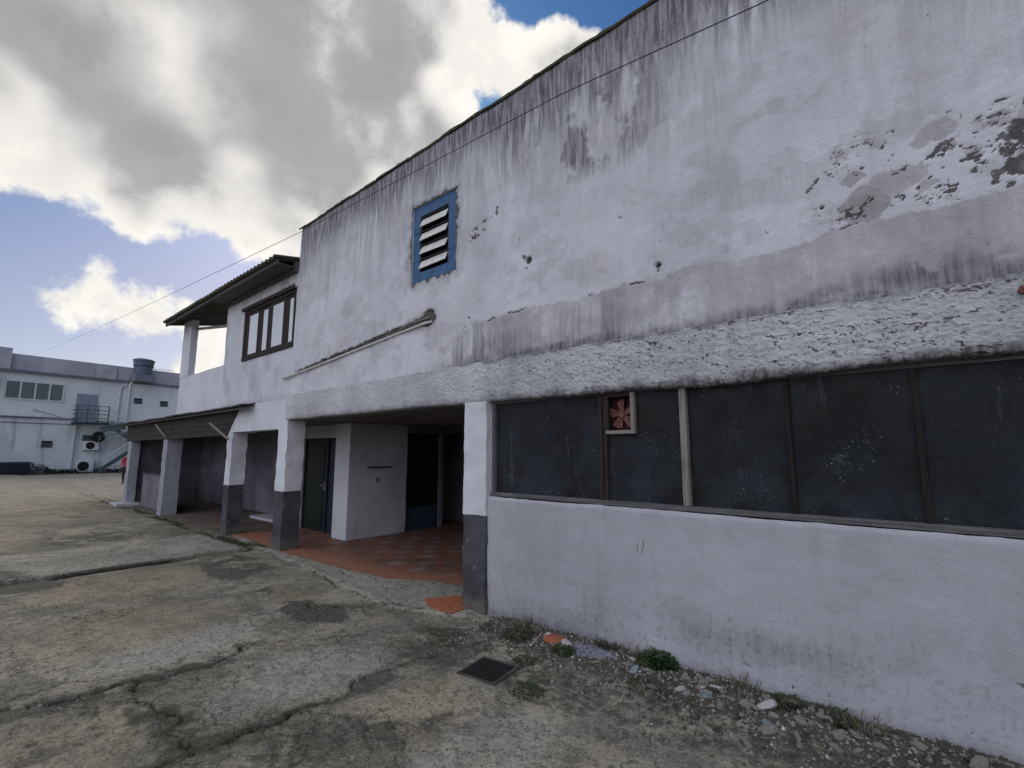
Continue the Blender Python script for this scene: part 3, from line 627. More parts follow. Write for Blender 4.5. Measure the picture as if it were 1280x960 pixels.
M['dull'] = plaster('dull_lavender_paint', (.36, .365, .43), (.27, .27, .32), (.10, .10, .11), .35)
def pillar(x0, x1, y0, depth, ztop, dado, seed, zb=-.05):
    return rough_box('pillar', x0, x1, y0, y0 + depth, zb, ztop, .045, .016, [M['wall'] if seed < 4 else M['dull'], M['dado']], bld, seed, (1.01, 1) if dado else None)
pillar(-4.09, -3.745, -.045, .30, 2.268, True, 1)
pillar(-9.03, -8.68, -.01, .32, 2.262, True, 2)
pillar(-11.50, -11.22, -.005, .30, 2.12, True, 3)
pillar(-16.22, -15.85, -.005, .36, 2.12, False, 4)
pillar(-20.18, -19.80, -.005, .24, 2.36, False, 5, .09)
rough_box('pillar_plinth', -20.5, -19.45, -.28, .3, -.03, .085, .1, .02, M['inner'], bld, 6)

# lower wall under the black windows
def build_low_wall():
    xs = np.unique(np.concatenate([np.arange(-3.745, -2.06, .016), np.arange(-2.06, -1.88, .004), np.arange(-1.88, 1.6, .016), np.linspace(1.6, 6, 60)])); zs = np.concatenate([np.arange(-.06, .80, .016), np.arange(.80, .96, .008), np.arange(.96, 1.231, .016)])
    X, Z = np.meshgrid(xs, zs, indexing='ij')
    nb = fbm(X * 3.2, Z * 5, 5, 201); nb2 = fbm(X * 12, Z * 12, 4, 203)
    streak = .60 * sm(.10, -.01, Z + (nb - .5) * .22) + .30 * sm(.62, .75, fbm(X * 40, Z * 40, 2, 216)) * sm(.9, .2, Z) + .45 * gauss(X, -3.0, .5) * sm(.32, .05, Z + (nb - .5) * .3) + .24 * sm(.5, .7, fbm(X * 1.4, Z * 2.2, 5, 205)) * sm(.75, .3, Z) + .42 * gauss(Z, .34 - .05 * (X + 1.4), .13) * sm(.36, .6, fbm(X * 2, Z * 3, 4, 206)) * sm(-2.6, -1.8, X) * sm(-.3, -.8, X)
    bare = .12 * sm(.5, .7, fbm(X * .9, Z * 1.1, 4, 207)) + .35 * sm(.16, .0, X + 3.74) * .5
    chip = sm(.80, .84, fbm(X * 19, Z * 21, 3, 209)) * sm(.5, .1, Z) * .7
    for (ax, az), (bx, bz) in (((-1.985, .93), (-2.0, .84)), ((-1.935, .94), (-1.955, .83))):
        chip = np.maximum(chip, .62 * sm(.008, .002, seg_dist(X, Z, [(ax, az), (bx, bz)])))
    for cx, cz, rx, rz in ((-1.17, .17, .07, .02), (.26, .45, .06, .02)):
        chip = np.maximum(chip, .5 * sm(1.2, .5, np.hypot((X - cx) / rx, (Z - cz + (nb2 - .5) * .05) / rz)))
    Yd = (fbm(X * 1.2, Z * 1.2, 4, 211) - .5) * .035 + (fbm(X * 8, Z * 8, 4, 213) - .5) * .007 + .008 * chip + .03 * sm(1.19, 1.235, Z)
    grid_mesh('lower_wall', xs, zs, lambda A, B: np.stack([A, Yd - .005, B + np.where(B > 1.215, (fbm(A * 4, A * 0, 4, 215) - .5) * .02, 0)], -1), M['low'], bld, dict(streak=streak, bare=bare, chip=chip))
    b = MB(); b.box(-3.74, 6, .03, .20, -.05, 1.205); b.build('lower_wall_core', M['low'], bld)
build_low_wall()

# strip of black windows
win = MB(); win.box(-3.735, 6, .02, .11, 1.222, 1.262); win.box(-3.735, -3.70, .045, .10, 1.262, 2.30); win.box(-3.70, 6, .07, .12, 2.235, 2.30)
win = win.build('window', M['railwood'], bld, .004)
def sub(name, mb, mat, parent, **k):
    o = mb.build(name, mat, None, **k); o.parent = parent
    root = parent
    while root.parent: root = root.parent
    o.matrix_parent_inverse = (Matrix.Translation(root.location) @ root.rotation_euler.to_matrix().to_4x4()).inverted() if parent is root else Matrix.Identity(4)
    return o
edges = [-3.70, -2.33, -1.545, -.785, -.055, .72, 1.5, 2.3, 3.1, 3.9, 4.7, 6.0]
for i, (a, b_) in enumerate(zip(edges[:-1], edges[1:])):
    m = MB()
    if i == 1:                                          # pane with a square opening for the fan
        m.box(a, b_, .085, .093, 1.262, 1.885); m.box(-2.0, b_, .085, .093, 1.885, 2.24)
    else:
        dx = .004 * math.sin(i * 5); m.box(a, b_, .085 + dx, .093 + dx, 1.262, 2.24)
    sub('pane', m, M['pane'], win)
m = MB(); m.box(-2.365, -2.325, .035, .10, 1.235, 2.236); m.box(-2.322, -2.285, .048, .10, 1.262, 2.236)
sub('mullion', m, M['darkwood'], win, bevel=.003)
m = MB(); m.bar((-1.555, .062, 1.264), (-1.555, .062, 2.236), .055, .07, up=(0, 1, 0)); o = sub('mullion', m, M['greywood'], win, bevel=.004); o['label'] = 'bare pale wooden mullion'
M['blackwood'] = wood('blackened_window_wood', (.022, .018, .018), (.012, .010, .010))
for x, w in ((-.785, .03), (-.055, .035), (.72, .03), (1.5, .03), (2.3, .03), (3.1, .03), (3.9, .03), (4.7, .03)):
    m = MB(); m.box(x - w / 2, x + w / 2, .055, .10, 1.262, 2.236); sub('mullion', m, M['blackwood'], win, bevel=.003)
# exhaust fan in its little frame
m = MB(); m.box(-2.285, -1.995, .03, .084, 1.862, 1.895); m.box(-2.03, -1.995, .03, .084, 1.895, 2.235)
sub('fan_frame', m, M['greywood'], win, bevel=.003)
m = MB(); m.box(-2.285, -2.265, .05, .084, 1.895, 2.235); m.box(-2.264, -2.031, .05, .084, 2.205, 2.235); sub('fan_surround', m, M['darkwood'], win)
m = MB(); m.box(-2.285, -1.995, .135, .14, 1.88, 2.235); sub('fan_back', m, M['fanback'], win)
m = MB(); fc = Vector((-2.145, .105, 2.045))
for k in range(5):
    a = R(72 * k + 95); d = Vector((math.cos(a), 0, math.sin(a))); p = Vector((-d.z, 0, d.x)); tw = Vector((0, .014, 0))
    r0, r1 = .02, .135
    pts = [fc + d * r0 - p * .018 - tw * .3, fc + d * r0 + p * .018 + tw * .3, fc + d * r1 * .8 + p * .052 + tw, fc + d * r1 + p * .02 + tw * .7, fc + d * r1 - p * .035 - tw * .8]
    m.prism(pts, (0, .004, 0))
m.tube([fc + Vector((0, -.02, 0)), fc + Vector((0, .02, 0))], .03, 14)
o = sub('fan', m, M['fanblade'], win); o['label'] = 'dusty red five bladed exhaust fan'
# blue louvred window
lw = MB()
for x0, x1, z0, z1 in ((-5.25, -5.105, 3.98, 4.29), (-5.25, -5.105, 4.295, 4.70), (-5.25, -5.105, 4.705, 5.09), (-4.52, -4.35, 3.98, 4.29), (-4.52, -4.35, 4.295, 4.70), (-4.52, -4.35, 4.705, 5.09), (-5.10, -4.525, 3.98, 4.125), (-5.10, -4.525, 4.935, 5.09)):
    lw.box(x0, x1, .028, .058, z0, z1)
louv = lw.build('louvre_window', M['blue'], bld, .003)
m = MB(); m.box(-5.25, -4.35, .064, .075, 3.98, 5.09); sub('louvre_dark_sheet', m, M['black'], louv)  # black sheet puts the darkness of the room behind into colour
for xx in (-5.095, -4.545):
    m = MB(); m.box(xx, xx + .02, .035, .062, 4.13, 4.93); sub('louvre_rail', m, M['darkmetal'], louv)
for k in range(4):
    zc = 4.225 + .2 * k; m = MB()
    m.box(-.268, .268, -.004, .004, -.062, .062, 0, Matrix.Translation((-4.815, .022, zc)) @ Matrix.Rotation(R(-22), 4, 'X') @ Matrix.Rotation(R((-1, 1.5, -.5, 1)[k]), 4, 'Y'))
    sub('slat', m, M['slat'], louv)
    m = MB(); m.box(-5.075, -4.55, .03, .06, zc + .075, zc + .09); sub('slat_rail', m, M['darkmetal'], louv)
# conduit lying in its groove
m = MB(); m.tube([(-8.96, -.03, 3.035), (-7.8, -.02, 3.125), (-6.4, -.016, 3.245), (-4.90, -.008, 3.375), (-4.80, .03, 3.385)], .019, 10); m.build('conduit', M['palepipe'], bld, smooth=True)
m = MB(); m.tube([(-5.42, -.005, 3.385), (-5.2, -.022, 3.425), (-5.0, -.012, 3.43), (-4.86, .03, 3.455)], .013, 8); m.build('conduit', M['greywood'], bld, smooth=True)
m = MB(); m.tube([(.47, -.01, 2.61), (.47, -.07, 2.612)], .022, 10); m.tube([(.47, -.06, 2.612), (.53, -.075, 2.62)], .02, 8); m.build('wall_anchor', M['fanblade'], bld)

# main block: sides, roof, slab between the floors, inner room
m = MB(); m.box(-8.645, -8.45, .201, 10, 2.72, 5.80); m.build('side_wall', M['wall'], bld)
m = MB(); m.box(5.8, 6.0, .201, 10, -.05, 5.80); m.build('side_wall', M['wall'], bld)
m = MB(); m.box(-20.4, 6.0, 10.001, 10.2, -.05, 5.5); m.build('back_wall', M['wall'], bld)
m = MB(); m.box(-8.449, 5.799, .201, 9.999, 5.3, 5.45); m.build('flat_roof', M['moss_cement'], bld)
m = MB(); m.box(-15.4, 5.799, .305, 9.99, 2.28, 2.44); m.build('ceiling_slab', M['inner_shaded'], bld)
m = MB(); m.box(-11.2, -8.76, .02, .30, 2.115, 2.30); m.build('bay_lintel', M['inner'], bld)
# porch: pier with its return wall, doors, back wall
rough_box('pier', -9.27, -8.73, 1.29, 2.66, -.03, 2.275, .09, .012, M['inner'], bld, 31)
m = MB(); m.box(-10.95, -9.275, 1.42, 1.60, 2.0, 2.275); m.box(-11.15, -10.95, 1.42, 1.60, -.03, 2.275); m.build('inner_wall', M['inner'], bld)
d = MB(); d.box(-10.95, -10.93, 1.46, 1.56, -.03, 1.998); d.box(-9.30, -9.28, 1.46, 1.56, -.03, 1.998); d.box(-10.93, -9.30, 1.46, 1.56, 1.97, 1.998)
d = d.build('door', M['darkwood'], bld); d['label'] = 'dark green double door at the end of the open bay'
m = MB(); m.box(-10.925, -9.95, 1.49, 1.53, -.01, 1.965); m.box(-10.8, -10.1, 1.478, 1.49, .15, .9); m.box(-10.8, -10.1, 1.478, 1.49, 1.05, 1.85); sub('door_leaf', m, M['greendoor'], d, bevel=.004)
m = MB(); m.tube([(-10.02, 1.475, .98), (-10.02, 1.44, .98)], .012, 8); m.tube([(-10.02, 1.44, .98), (-10.14, 1.437, .98)], .010, 8); m.box(-10.045, -9.995, 1.474, 1.478, .88, 1.06); sub('handle', m, M['greywood'], d)
m = MB(); m.box(-9.90, -9.31, 1.50, 1.54, -.01, 1.965); m.box(-9.955, -9.915, 1.46, 1.52, -.01, 1.965); sub('door_leaf', m, M['bluedoor'], d, bevel=.004)
m = MB(); m.box(-8.90, -8.73, 2.665, 4.6, 2.12, 2.275); m.box(-8.90, -8.74, 3.62, 3.72, -.03, 2.118); m.build('inner_wall', M['inner_shaded'], bld)
d = MB(); d.box(-8.84, -8.80, 2.67, 3.61, .50, 2.115); d = d.build('door', M['greendoor'], bld, .004); d['label'] = 'dark door with a slate blue lower panel'
m = MB(); m.box(-8.83, -8.79, 2.67, 3.61, -.01, .497); sub('door_panel', m, M['bluepanel'], d, bevel=.004)
m = MB(); m.box(-9.5, -4.0, 4.601, 4.75, -.03, 2.275); m.build('inner_wall', M['inner_shaded'], bld)
m = MB(); m.box(-9.62, -9.502, 1.601, 4.75, -.03, 2.275); m.build('inner_wall', M['inner_shaded'], bld)
m = MB(); m.box(-9.268, -8.735, 1.268, 1.284, -.01, 2.27); o = m.build('pier_lit_face', M['wing'], bld); o['label'] = 'white face of the pier towards the yard, made brighter to look lit by the sky'  # added pale skin, puts the daylight on the pier front into colour
m = MB(); m.box(-4.05, -3.90, .262, 4.60, -.03, 2.275); m.build('inner_wall', M['inner_shaded'], bld)
m = MB(); m.box(-8.728, -8.69, 1.68, 2.28, 1.375, 1.40); m.build('shelf_rail', M['darkwood'], bld)
m = MB(); m.tube([(-8.728, 1.93, 1.13), (-8.715, 1.93, 1.13)], .045, 14); m.build('wall_socket', M['inner_shaded'], bld)
# dim bays at the left
m = MB(); m.box(-20.15, -10.96, 2.101, 2.25, -.03, 2.275); m.build('inner_wall', M['inner_shaded'], bld)
m = MB(); m.box(-20.2, -20.0, .25, 2.10, -.03, 2.275); m.build('inner_wall', M['inner_shaded'], bld)
m = MB(); m.box(-20.0, -11.2, .06, 2.10, 2.28, 2.36); m.build('bay_ceiling', M['boards'], bld)
m = MB(); m.box(-19.35, -16.23, .30, .45, -.03, 1.0); m.box(-19.37, -16.23, .28, .47, 1.001, 1.03, 1); m.build('half_wall', [M['inner_shaded'], M['boards']], bld)
m = MB(); m.box(-13.6, -11.25, 1.4, 1.9, -.03, .07); m.build('step', M['inner'], bld)
m = MB(); m.box(-17.3, -17.05, 2.04, 2.10, .9, 2.1); m.build('drain_pipe', M['black'], bld)

# the wing: wall, balcony, window, roof
def build_wing():
    H2 = (-11.05, -8.70, 3.61, 4.74)
    xs = clean(np.arange(-12.14, -8.66, .03), [H2[0], H2[1], -8.645], .012); zs = clean(np.arange(2.66, 5.13, .03), [H2[2], H2[3]], .012)
    X, Z = np.meshgrid(xs, zs, indexing='ij')
    streak = .28 * sm(.5, .7, fbm(X * 2.5, Z * 1.2, 5, 301)) + .5 * sm(4.85, 5.05, Z + (fbm(X * 5, Z * 5, 4, 303) - .5) * .25) + .3 * sm(2.85, 2.66, Z)  # mottled, and darker towards the top and the foot
    chip = .6 * sm(.012, .004, np.abs(Z - 4.86 - (fbm(X * 3, X * 0, 3, 305) - .5) * .03)) * sm(-11.2, -10.8, X)
    Yd = .012 + (fbm(X * 1.5, Z * 1.5, 4, 307) - .5) * .02
    grid_mesh('wing_wall', xs, zs, lambda A, B: np.stack([A, Yd, B], -1), M['wing'], bld, dict(streak=streak, chip=chip), H2)
    b = MB(); b.box(-12.135, H2[0], .035, .2, 2.66, 5.3); b.box(H2[1], -8.646, .035, .2, 2.66, 5.3); b.box(H2[0], H2[1], .035, .2, 2.66, H2[2]); b.box(H2[0], H2[1], .035, .2, H2[3], 5.3)
    b.box(-12.135, -11.95, .201, 3.2, 2.66, 5.55); b.build('wing_wall_core', M['wing'], bld)
    # window with four sliding leaves
    f = MB(); f.box(-11.05, -8.70, -.02, .10, 4.64, 4.74); f.box(-11.05, -8.70, -.02, .10, 3.61, 3.68); f.box(-11.05, -10.93, -.015, .10, 3.68, 4.64); f.box(-8.765, -8.70, -.004, .10, 3.68, 4.64)
    f.box(-11.12, -8.66, -.06, -.036, 4.70, 4.78)
    f = f.build('window', M['darkwood'], bld, .006)
    px = [(-10.93, -10.31), (-10.31, -9.78), (-9.78, -9.07), (-9.07, -8.78)]
    gl = [(-10.79, -10.36), (-10.13, -9.91), (-9.66, -9.19), (-8.95, -8.80)]
    for (a, b_), (c, e), y in zip(px, gl, (.0, .014, .0, .014)):
        m = MB(); m.box(a, c, y, y + .012, 3.68, 4.64); m.box(e, b_, y, y + .012, 3.68, 4.64); m.box(c, e, y, y + .012, 3.68, 3.73); m.box(c, e, y, y + .012, 4.57, 4.64)
        sub('sash', m, M['darkwood'], f, bevel=.004)
        m = MB(); m.box(c, e, y + .006, y + .010, 3.73, 4.57); sub('pane', m, M['glasspale'], f)
    rough_box('balcony_parapet', -15.36, -12.14, .012, .17, 2.66, 3.675, .08, .012, M['wing'], bld, 41)
    m = MB(); m.box(-15.34, -15.18, .175, 3.2, 2.66, 3.67); m.build('balcony_side', M['wing'], bld)
    rough_box('balcony_pillar', -15.34, -14.68, .0, .16, 3.68, 5.21, .08, .010, M['wing'], bld, 42)
    m = MB(); m.bar((-14.68, .10, 4.96), (-12.14, .10, 4.62), .05, .06); m.build('balcony_rail', M['greywood'], bld)
    m = MB(); m.box(-15.35, -8.76, .205, 3.2, 2.50, 2.64); m.build('balcony_floor', M['inner'], bld)
    rough_box('wing_beam', -11.52, -8.745, -.004, .20, 2.115, 2.655, .05, .014, M['wing'], bld, 43)
    rough_box('wing_beam', -20.2, -11.53, .0, .05, 2.30, 2.655, .1, .01, M['inner'], bld, 44)
    # corrugated roof with overhang, rising inward
    pitch = math.tan(R(11))
    xs = np.arange(-15.52, -8.655, .028); ts = np.linspace(-.46, 3.4, 40)
    ph = 2 * math.pi / .17
    def roof(A, T): return np.stack([A, T, 5.20 + (T + .46) * pitch + .028 * np.cos(A * ph) + (fbm(A * 1.3, T * 1.3, 3, 51) - .5) * .03], -1)
    def under(A, T): return roof(A, T) - np.array([0, -.004, .012])
    r = grid_mesh('roof', xs, ts, roof, M['moss_cement'], bld)
    sol = r.modifiers.new('solid', 'SOLIDIFY'); sol.thickness = .045; sol.offset = -1
    b = MB()
    for x in (-15.45, -13.9, -12.3, -10.6, -9.0): b.bar((x, -.40, 5.135), (x, 3.3, 5.135 + 3.7 * pitch), .06, .08)
    sub('rafter', b, M['boards'], r)
    b = MB(); b.box(-15.5, -8.66, -.40, -.365, 5.075, 5.15); b.box(-12.14, -8.66, -.06, -.01, 5.02, 5.22); sub('fascia', b, M['boards'], r)
    b = MB(); b.box(-12.14, -8.66, -.364, -.062, 5.09, 5.10); sub('soffit', b, M['boards'], r)
build_wing()
# tiled awning over the far bays
def build_awning():
    xs = np.arange(-20.45, -10.16, .026); ts = np.linspace(-.25, 1.2, 24); ph = 2 * math.pi / .20
    sl = math.tan(R(9))
    f = lambda A, T: np.stack([A, T, 2.61 + (T + .25) * sl + .022 * np.abs(np.cos(A * ph / 2)) + (fbm(A * .9, T * 2, 3, 55) - .5) * .05 - .02 * ((T * 4) % 1), ], -1)
    xs1 = xs[xs > -15.36]; xs2 = xs[xs <= -15.34]
    r = grid_mesh('awning', xs1, np.linspace(-.25, -.0, 8), f, M['tiles'], bld); s_ = r.modifiers.new('solid', 'SOLIDIFY'); s_.thickness = .03; s_.offset = -1
    r2 = grid_mesh('awning', xs2, np.linspace(-.25, 3.5, 40), f, M['tiles'], bld); s_ = r2.modifiers.new('solid', 'SOLIDIFY'); s_.thickness = .03; s_.offset = -1
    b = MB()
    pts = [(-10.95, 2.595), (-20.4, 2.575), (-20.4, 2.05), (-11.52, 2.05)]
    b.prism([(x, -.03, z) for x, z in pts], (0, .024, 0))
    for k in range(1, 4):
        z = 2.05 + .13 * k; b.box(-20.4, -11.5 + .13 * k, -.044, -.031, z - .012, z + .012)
    M['darkboards'] = wood('dark_awning_boards', (.062, .050, .047), (.03, .025, .026), False); sub('board_lining', b, M['darkboards'], r)  # dark boards, right end cut on a slant
    b = MB(); b.bar((-11.99, -.22, 2.33), (-11.0, -.16, 1.96), .035, .03); sub('strut', b, M['greywood'], r)
    b = MB(); b.bar((-16.3, -.2, 2.45), (-16.0, -.02, 2.1), .04, .04); sub('strut', b, M['greywood'], r)
    b = MB(); b.box(-20.4, -10.2, -.20, -.15, 2.54, 2.575); sub('batten', b, M['boards'], r)
    # dark metal porch roof continuing beyond the last pillar
    b = MB(); b.prism([(-24.3, -.15, 2.62), (-20.5, -.15, 2.60), (-20.5, 2.5, 2.95), (-24.3, 2.5, 2.95)], (0, 0, .06))
    b.box(-24.2, -20.5, -.12, -.08, 2.45, 2.61)
    p = b.build('porch_roof', M['tealroof'], bld)
    b = MB(); b.box(-24.0, -20.5, -.06, -.02, 2.30, 2.36); b.box(-22.8, -20.5, -.05, -.01, 2.17, 2.2); sub('gutter', b, M['teal'], p)
    b = MB(); b.box(-23.6, -20.21, 1.5, 1.65, -.03, 2.6); b.build('porch_wall', M['bluedoor'], bld)
    b = MB(); b.box(-23.7, -23.58, 1.3, 1.45, -.03, 2.6); b.build('porch_post', M['teal'], bld)
build_awning()

# ------------------------------------------------------------------ things lying in the yard
# drain cover
dc = thing('drain_cover', 'square black iron drain cover set in the concrete near the first pillar', 'drain cover', (-2.83, -.95, GZ(-2.83, -.95) + .004), R(8))
b = MB(); b.box(-.185, .185, -.185, .185, -.012, .010)
for k in range(9):
    y = -.15 + .0375 * k; b.box(-.155, .155, y - .008, y + .008, .0102, .016)
b.build('grate', M['darkmetal'], dc, .002, world=False)
b = MB(); b.box(-.215, -.188, -.215, .215, -.012, .013); b.box(.188, .215, -.215, .215, -.012, .016); b.box(-.187, .187, -.215, -.188, -.012, .013); b.box(-.187, .187, .188, .215, -.012, .013)
b.build('frame', M['rub_d'], dc, .003, world=False); dc.scale = (.86, .86, 1)

def stone_mesh(name, mat, seed, flat=.6, sub_=2, sharp=.45):
    r = random.Random(seed); bm = bmesh.new(); bmesh.ops.create_icosphere(bm, subdivisions=sub_, radius=1)
    planes = [(Vector((r.gauss(0, 1), r.gauss(0, 1), r.gauss(0, 1))).normalized(), r.uniform(.45, .8)) for _ in range(9)]
    for v in bm.verts:
        for n, d in planes:
            k = v.co.dot(n) - d
            if k > 0: v.co -= n * k
        v.co *= 1 + r.uniform(-.05, .05)
        v.co.z *= flat; v.co.x *= 1.25
    me = bpy.data.meshes.new(name); bm.to_mesh(me); bm.free(); me.materials.append(mat); return me
protos = [stone_mesh('rubble_chunk', M['rub'], s, f) for s, f in ((1, .6), (2, .45), (3, .7), (4, .35))] + [stone_mesh('rubble_chunk', M['rub_d'], s, .55) for s in (5, 6)]
def put_stone(me, name, x, y, s, label, cat, group=None, tilt=.4):
    o = bpy.data.objects.new(name, me); col.objects.link(o)
    o.scale = (s, s * random.uniform(.7, 1.1), s); o.rotation_euler = (random.uniform(-tilt, tilt), random.uniform(-tilt, tilt), random.uniform(0, 6.28))
    o.location = (x, y, GZ(x, y) + s * .10); return tag(o, label, cat, group)
RL = 'small grey chunk of broken plaster in the rubble along the foot of the white wall'
for k in range(240):
    x = -2.4 + 2.95 * random.random() ** .8; y = -.05 - abs(random.gauss(0, .26)) - .03
    if y < -.75: continue
    put_stone(protos[k % 6], 'rubble_chunk', x, y, random.uniform(.013, .038) * (1.5 if random.random() < .15 else 1), RL, 'rubble', 'rubble along the foot of the wall')
bw = [stone_mesh('plaster_piece', M['rub_w'], s, .4) for s in (21, 22, 23)]
for k, (x, y, s, lb) in enumerate((( -1.98, -.16, .035, 'white plaster piece lying left of the brightest green weed'), (-1.86, -.19, .04, 'white plaster piece just in front of the brightest green weed'),
        (-1.52, -.36, .045, 'bright white broken plaster piece before the pile of rubble'), (-1.38, -.27, .05, 'white tilted plaster slab leaning in the rubble pile'), (-1.30, -.22, .045, 'white plaster piece at the back of the rubble pile near the wall'),
        (-.98, -.23, .075, 'long pointed white plaster shard near the bottom right of the rubble'), (-2.82, -.21, .045, 'white plaster piece beside the orange brick fragment'), (-2.54, -.27, .05, 'pale flat plaster piece touching the orange brick fragment'))):
    put_stone(bw[k % 3], 'plaster_piece', x, y, s, lb, 'plaster piece', 'white plaster pieces in the rubble', .6)
put_stone(stone_mesh('brick_fragment', M['brick'], 31, .4), 'brick_fragment', -2.68, -.235, .10, 'orange red broken brick fragment lying by the foot of the white wall', 'brick', None, .15)
gl = stone_mesh('glass_shard', M['glassbit'], 33, .18)
put_stone(gl, 'glass_shard', -1.90, -.30, .05, 'pale blue green flat shard in front of the bright green weed', 'shard', 'pale blue green shards in the rubble', .3)
put_stone(gl, 'glass_shard', -1.33, -.35, .055, 'pale blue green flat shard at the front of the rubble pile', 'shard', 'pale blue green shards in the rubble', .3)
put_stone(gl, 'glass_shard', -.93, -.42, .05, 'pale blue green flat shard nearest the bottom right corner', 'shard', 'pale blue green shards in the rubble', .3)
# grit: nobody could count it
def grit():
    vs = []; fs = []
    def add(x, y, s):
        z = GZ(x, y); b0 = len(vs); a = random.random() * 6.28; h = s * random.uniform(.5, 1.1)
        for k in range(4):
            t = a + k * 1.57 + random.uniform(-.4, .4); vs.append((x + s * math.cos(t), y + s * math.sin(t), z - .002))
        vs.append((x + random.uniform(-.5, .5) * s, y + random.uniform(-.5, .5) * s, z + h))
        for k in range(4): fs.append((b0 + k, b0 + (k + 1) % 4, b0 + 4))
    for _ in range(6500):
        x = random.uniform(-3.6, .7); y = -abs(random.gauss(0, .34)) + .0
        add(x, y, random.uniform(.004, .017))
    for _ in range(9000):
        x = -.3 - 7.5 * random.random() ** 1.3; y = random.uniform(-3.9, -.1)
        if vnoise(x * 1.5, y * 1.5, 400) > .48: add(x, y, random.uniform(.002, .010))
    me = bpy.data.meshes.new('grit'); me.from_pydata(vs, [], fs); 
    for m_ in (M['rub'], M['rub_d'], M['rub_w']): me.materials.append(m_)
    mi = np.repeat(rng.choice([0, 1, 1, 0, 2], len(fs) // 4, p=[.22, .38, .23, .14, .03]), 4); me.polygons.foreach_set('material_index', mi.astype(np.int32))
    tag(link('grit', me), 'loose grit and crumbs of plaster scattered over the yard', 'grit', kind='stuff')
grit()

# weeds
def leaf(vs, fs, base, d, L, w, droop, up):
    side = Vector((-d.y, d.x, 0)).normalized(); n = 3; b0 = len(vs)
    for i in range(n + 1):
        t = i / n; p = base + d * (L * t) + Vector((0, 0, up * L * t - droop * L * t * t)); ww = w * (math.sin(math.pi * (.12 + .85 * t)) + .05)
        vs.append(tuple(p - side * ww)); vs.append(tuple(p + side * ww))
    for i in range(n): fs.append((b0 + 2 * i, b0 + 2 * i + 1, b0 + 2 * i + 3, b0 + 2 * i + 2))
def weed(x, y, r, h, n, mat, label, broad=True, group='weeds growing in the yard'):
    vs = []; fs = []
    for _ in range(int(n * 2.2)):
        a = random.random() * 6.28; rr = r * math.sqrt(random.random()) * .8
        base = Vector((rr * math.cos(a), rr * math.sin(a), max(0, h * random.random() * .7 * (1 - rr / r)))); b_ = a + random.uniform(-.8, .8)
        d = Vector((math.cos(b_), math.sin(b_), 0))
        if broad: leaf(vs, fs, base, d, random.uniform(.16, .34) * h + .008, random.uniform(.035, .07) * h + .0025, random.uniform(.2, .9), random.uniform(.3, 1.2))
        else: leaf(vs, fs, Vector((base.x, base.y, 0)), d, random.uniform(.3, .7) * h, .0035, random.uniform(.2, .8), random.uniform(1., 2.2))
    me = bpy.data.meshes.new('weed'); me.from_pydata(vs, [], fs); me.materials.append(mat)
    o = link('weed', me); o.location = (x, y, GZ(x, y)); return tag(o, label, 'weed', group)
weed(-1.80, -.08, .16, .15, 260, M['leaf'], 'bright green bushy weed growing against the foot of the white wall')
weed(-2.52, -.36, .12, .06, 130, M['leaf'], 'low green weed in front of the orange brick fragment')
weed(-3.05, -.30, .20, .08, 150, M['leafd'], 'dull green weed clump between the near pillar and the brick fragment')
weed(-3.40, -.33, .11, .05, 70, M['leafd'], 'small dark weed tuft just beside the foot of the near pillar')
weed(-2.40, -1.00, .16, .05, 90, M['leafd'], 'flat weed tuft to the right of the drain cover')
weed(-2.72, -.62, .13, .05, 70, M['leafd'], 'flat weed tuft behind the drain cover')
weed(-1.70, -.42, .22, .05, 120, M['leafd'], 'low dull weed spreading in front of the brightest weed')
weed(-1.42, -.55, .20, .04, 90, M['leafd'], 'low dark weed in front of the rubble pile')
weed(-.88, -.13, .12, .07, 90, M['leafd'], 'dark weed behind the pointed plaster shard')
weed(-.62, -.10, .14, .08, 90, M['leafd'], 'dark weed against the wall nearest the bottom right corner')
weed(-2.25, -.06, .12, .08, 60, M['leafd'], 'thin weed against the wall behind the grey ash patch', False)
for x_, y_, lb_ in ((-1.15, -.09, 'dry straw tuft at the foot of the wall behind the rubble pile'), (-2.0, -.07, 'dry straw tuft against the wall left of the brightest weed'), (-.45, -.16, 'dry straw tuft near the bottom right corner'), (-3.2, -.12, 'dry straw tuft at the wall foot right of the near pillar')):
    weed(x_, y_, .12, .11, 26, M['straw'], lb_, False)
weed(-3.62, -.72, .30, .03, 150, M['leafd'], 'mossy weed mat spreading in the dark crack left of the drain cover')
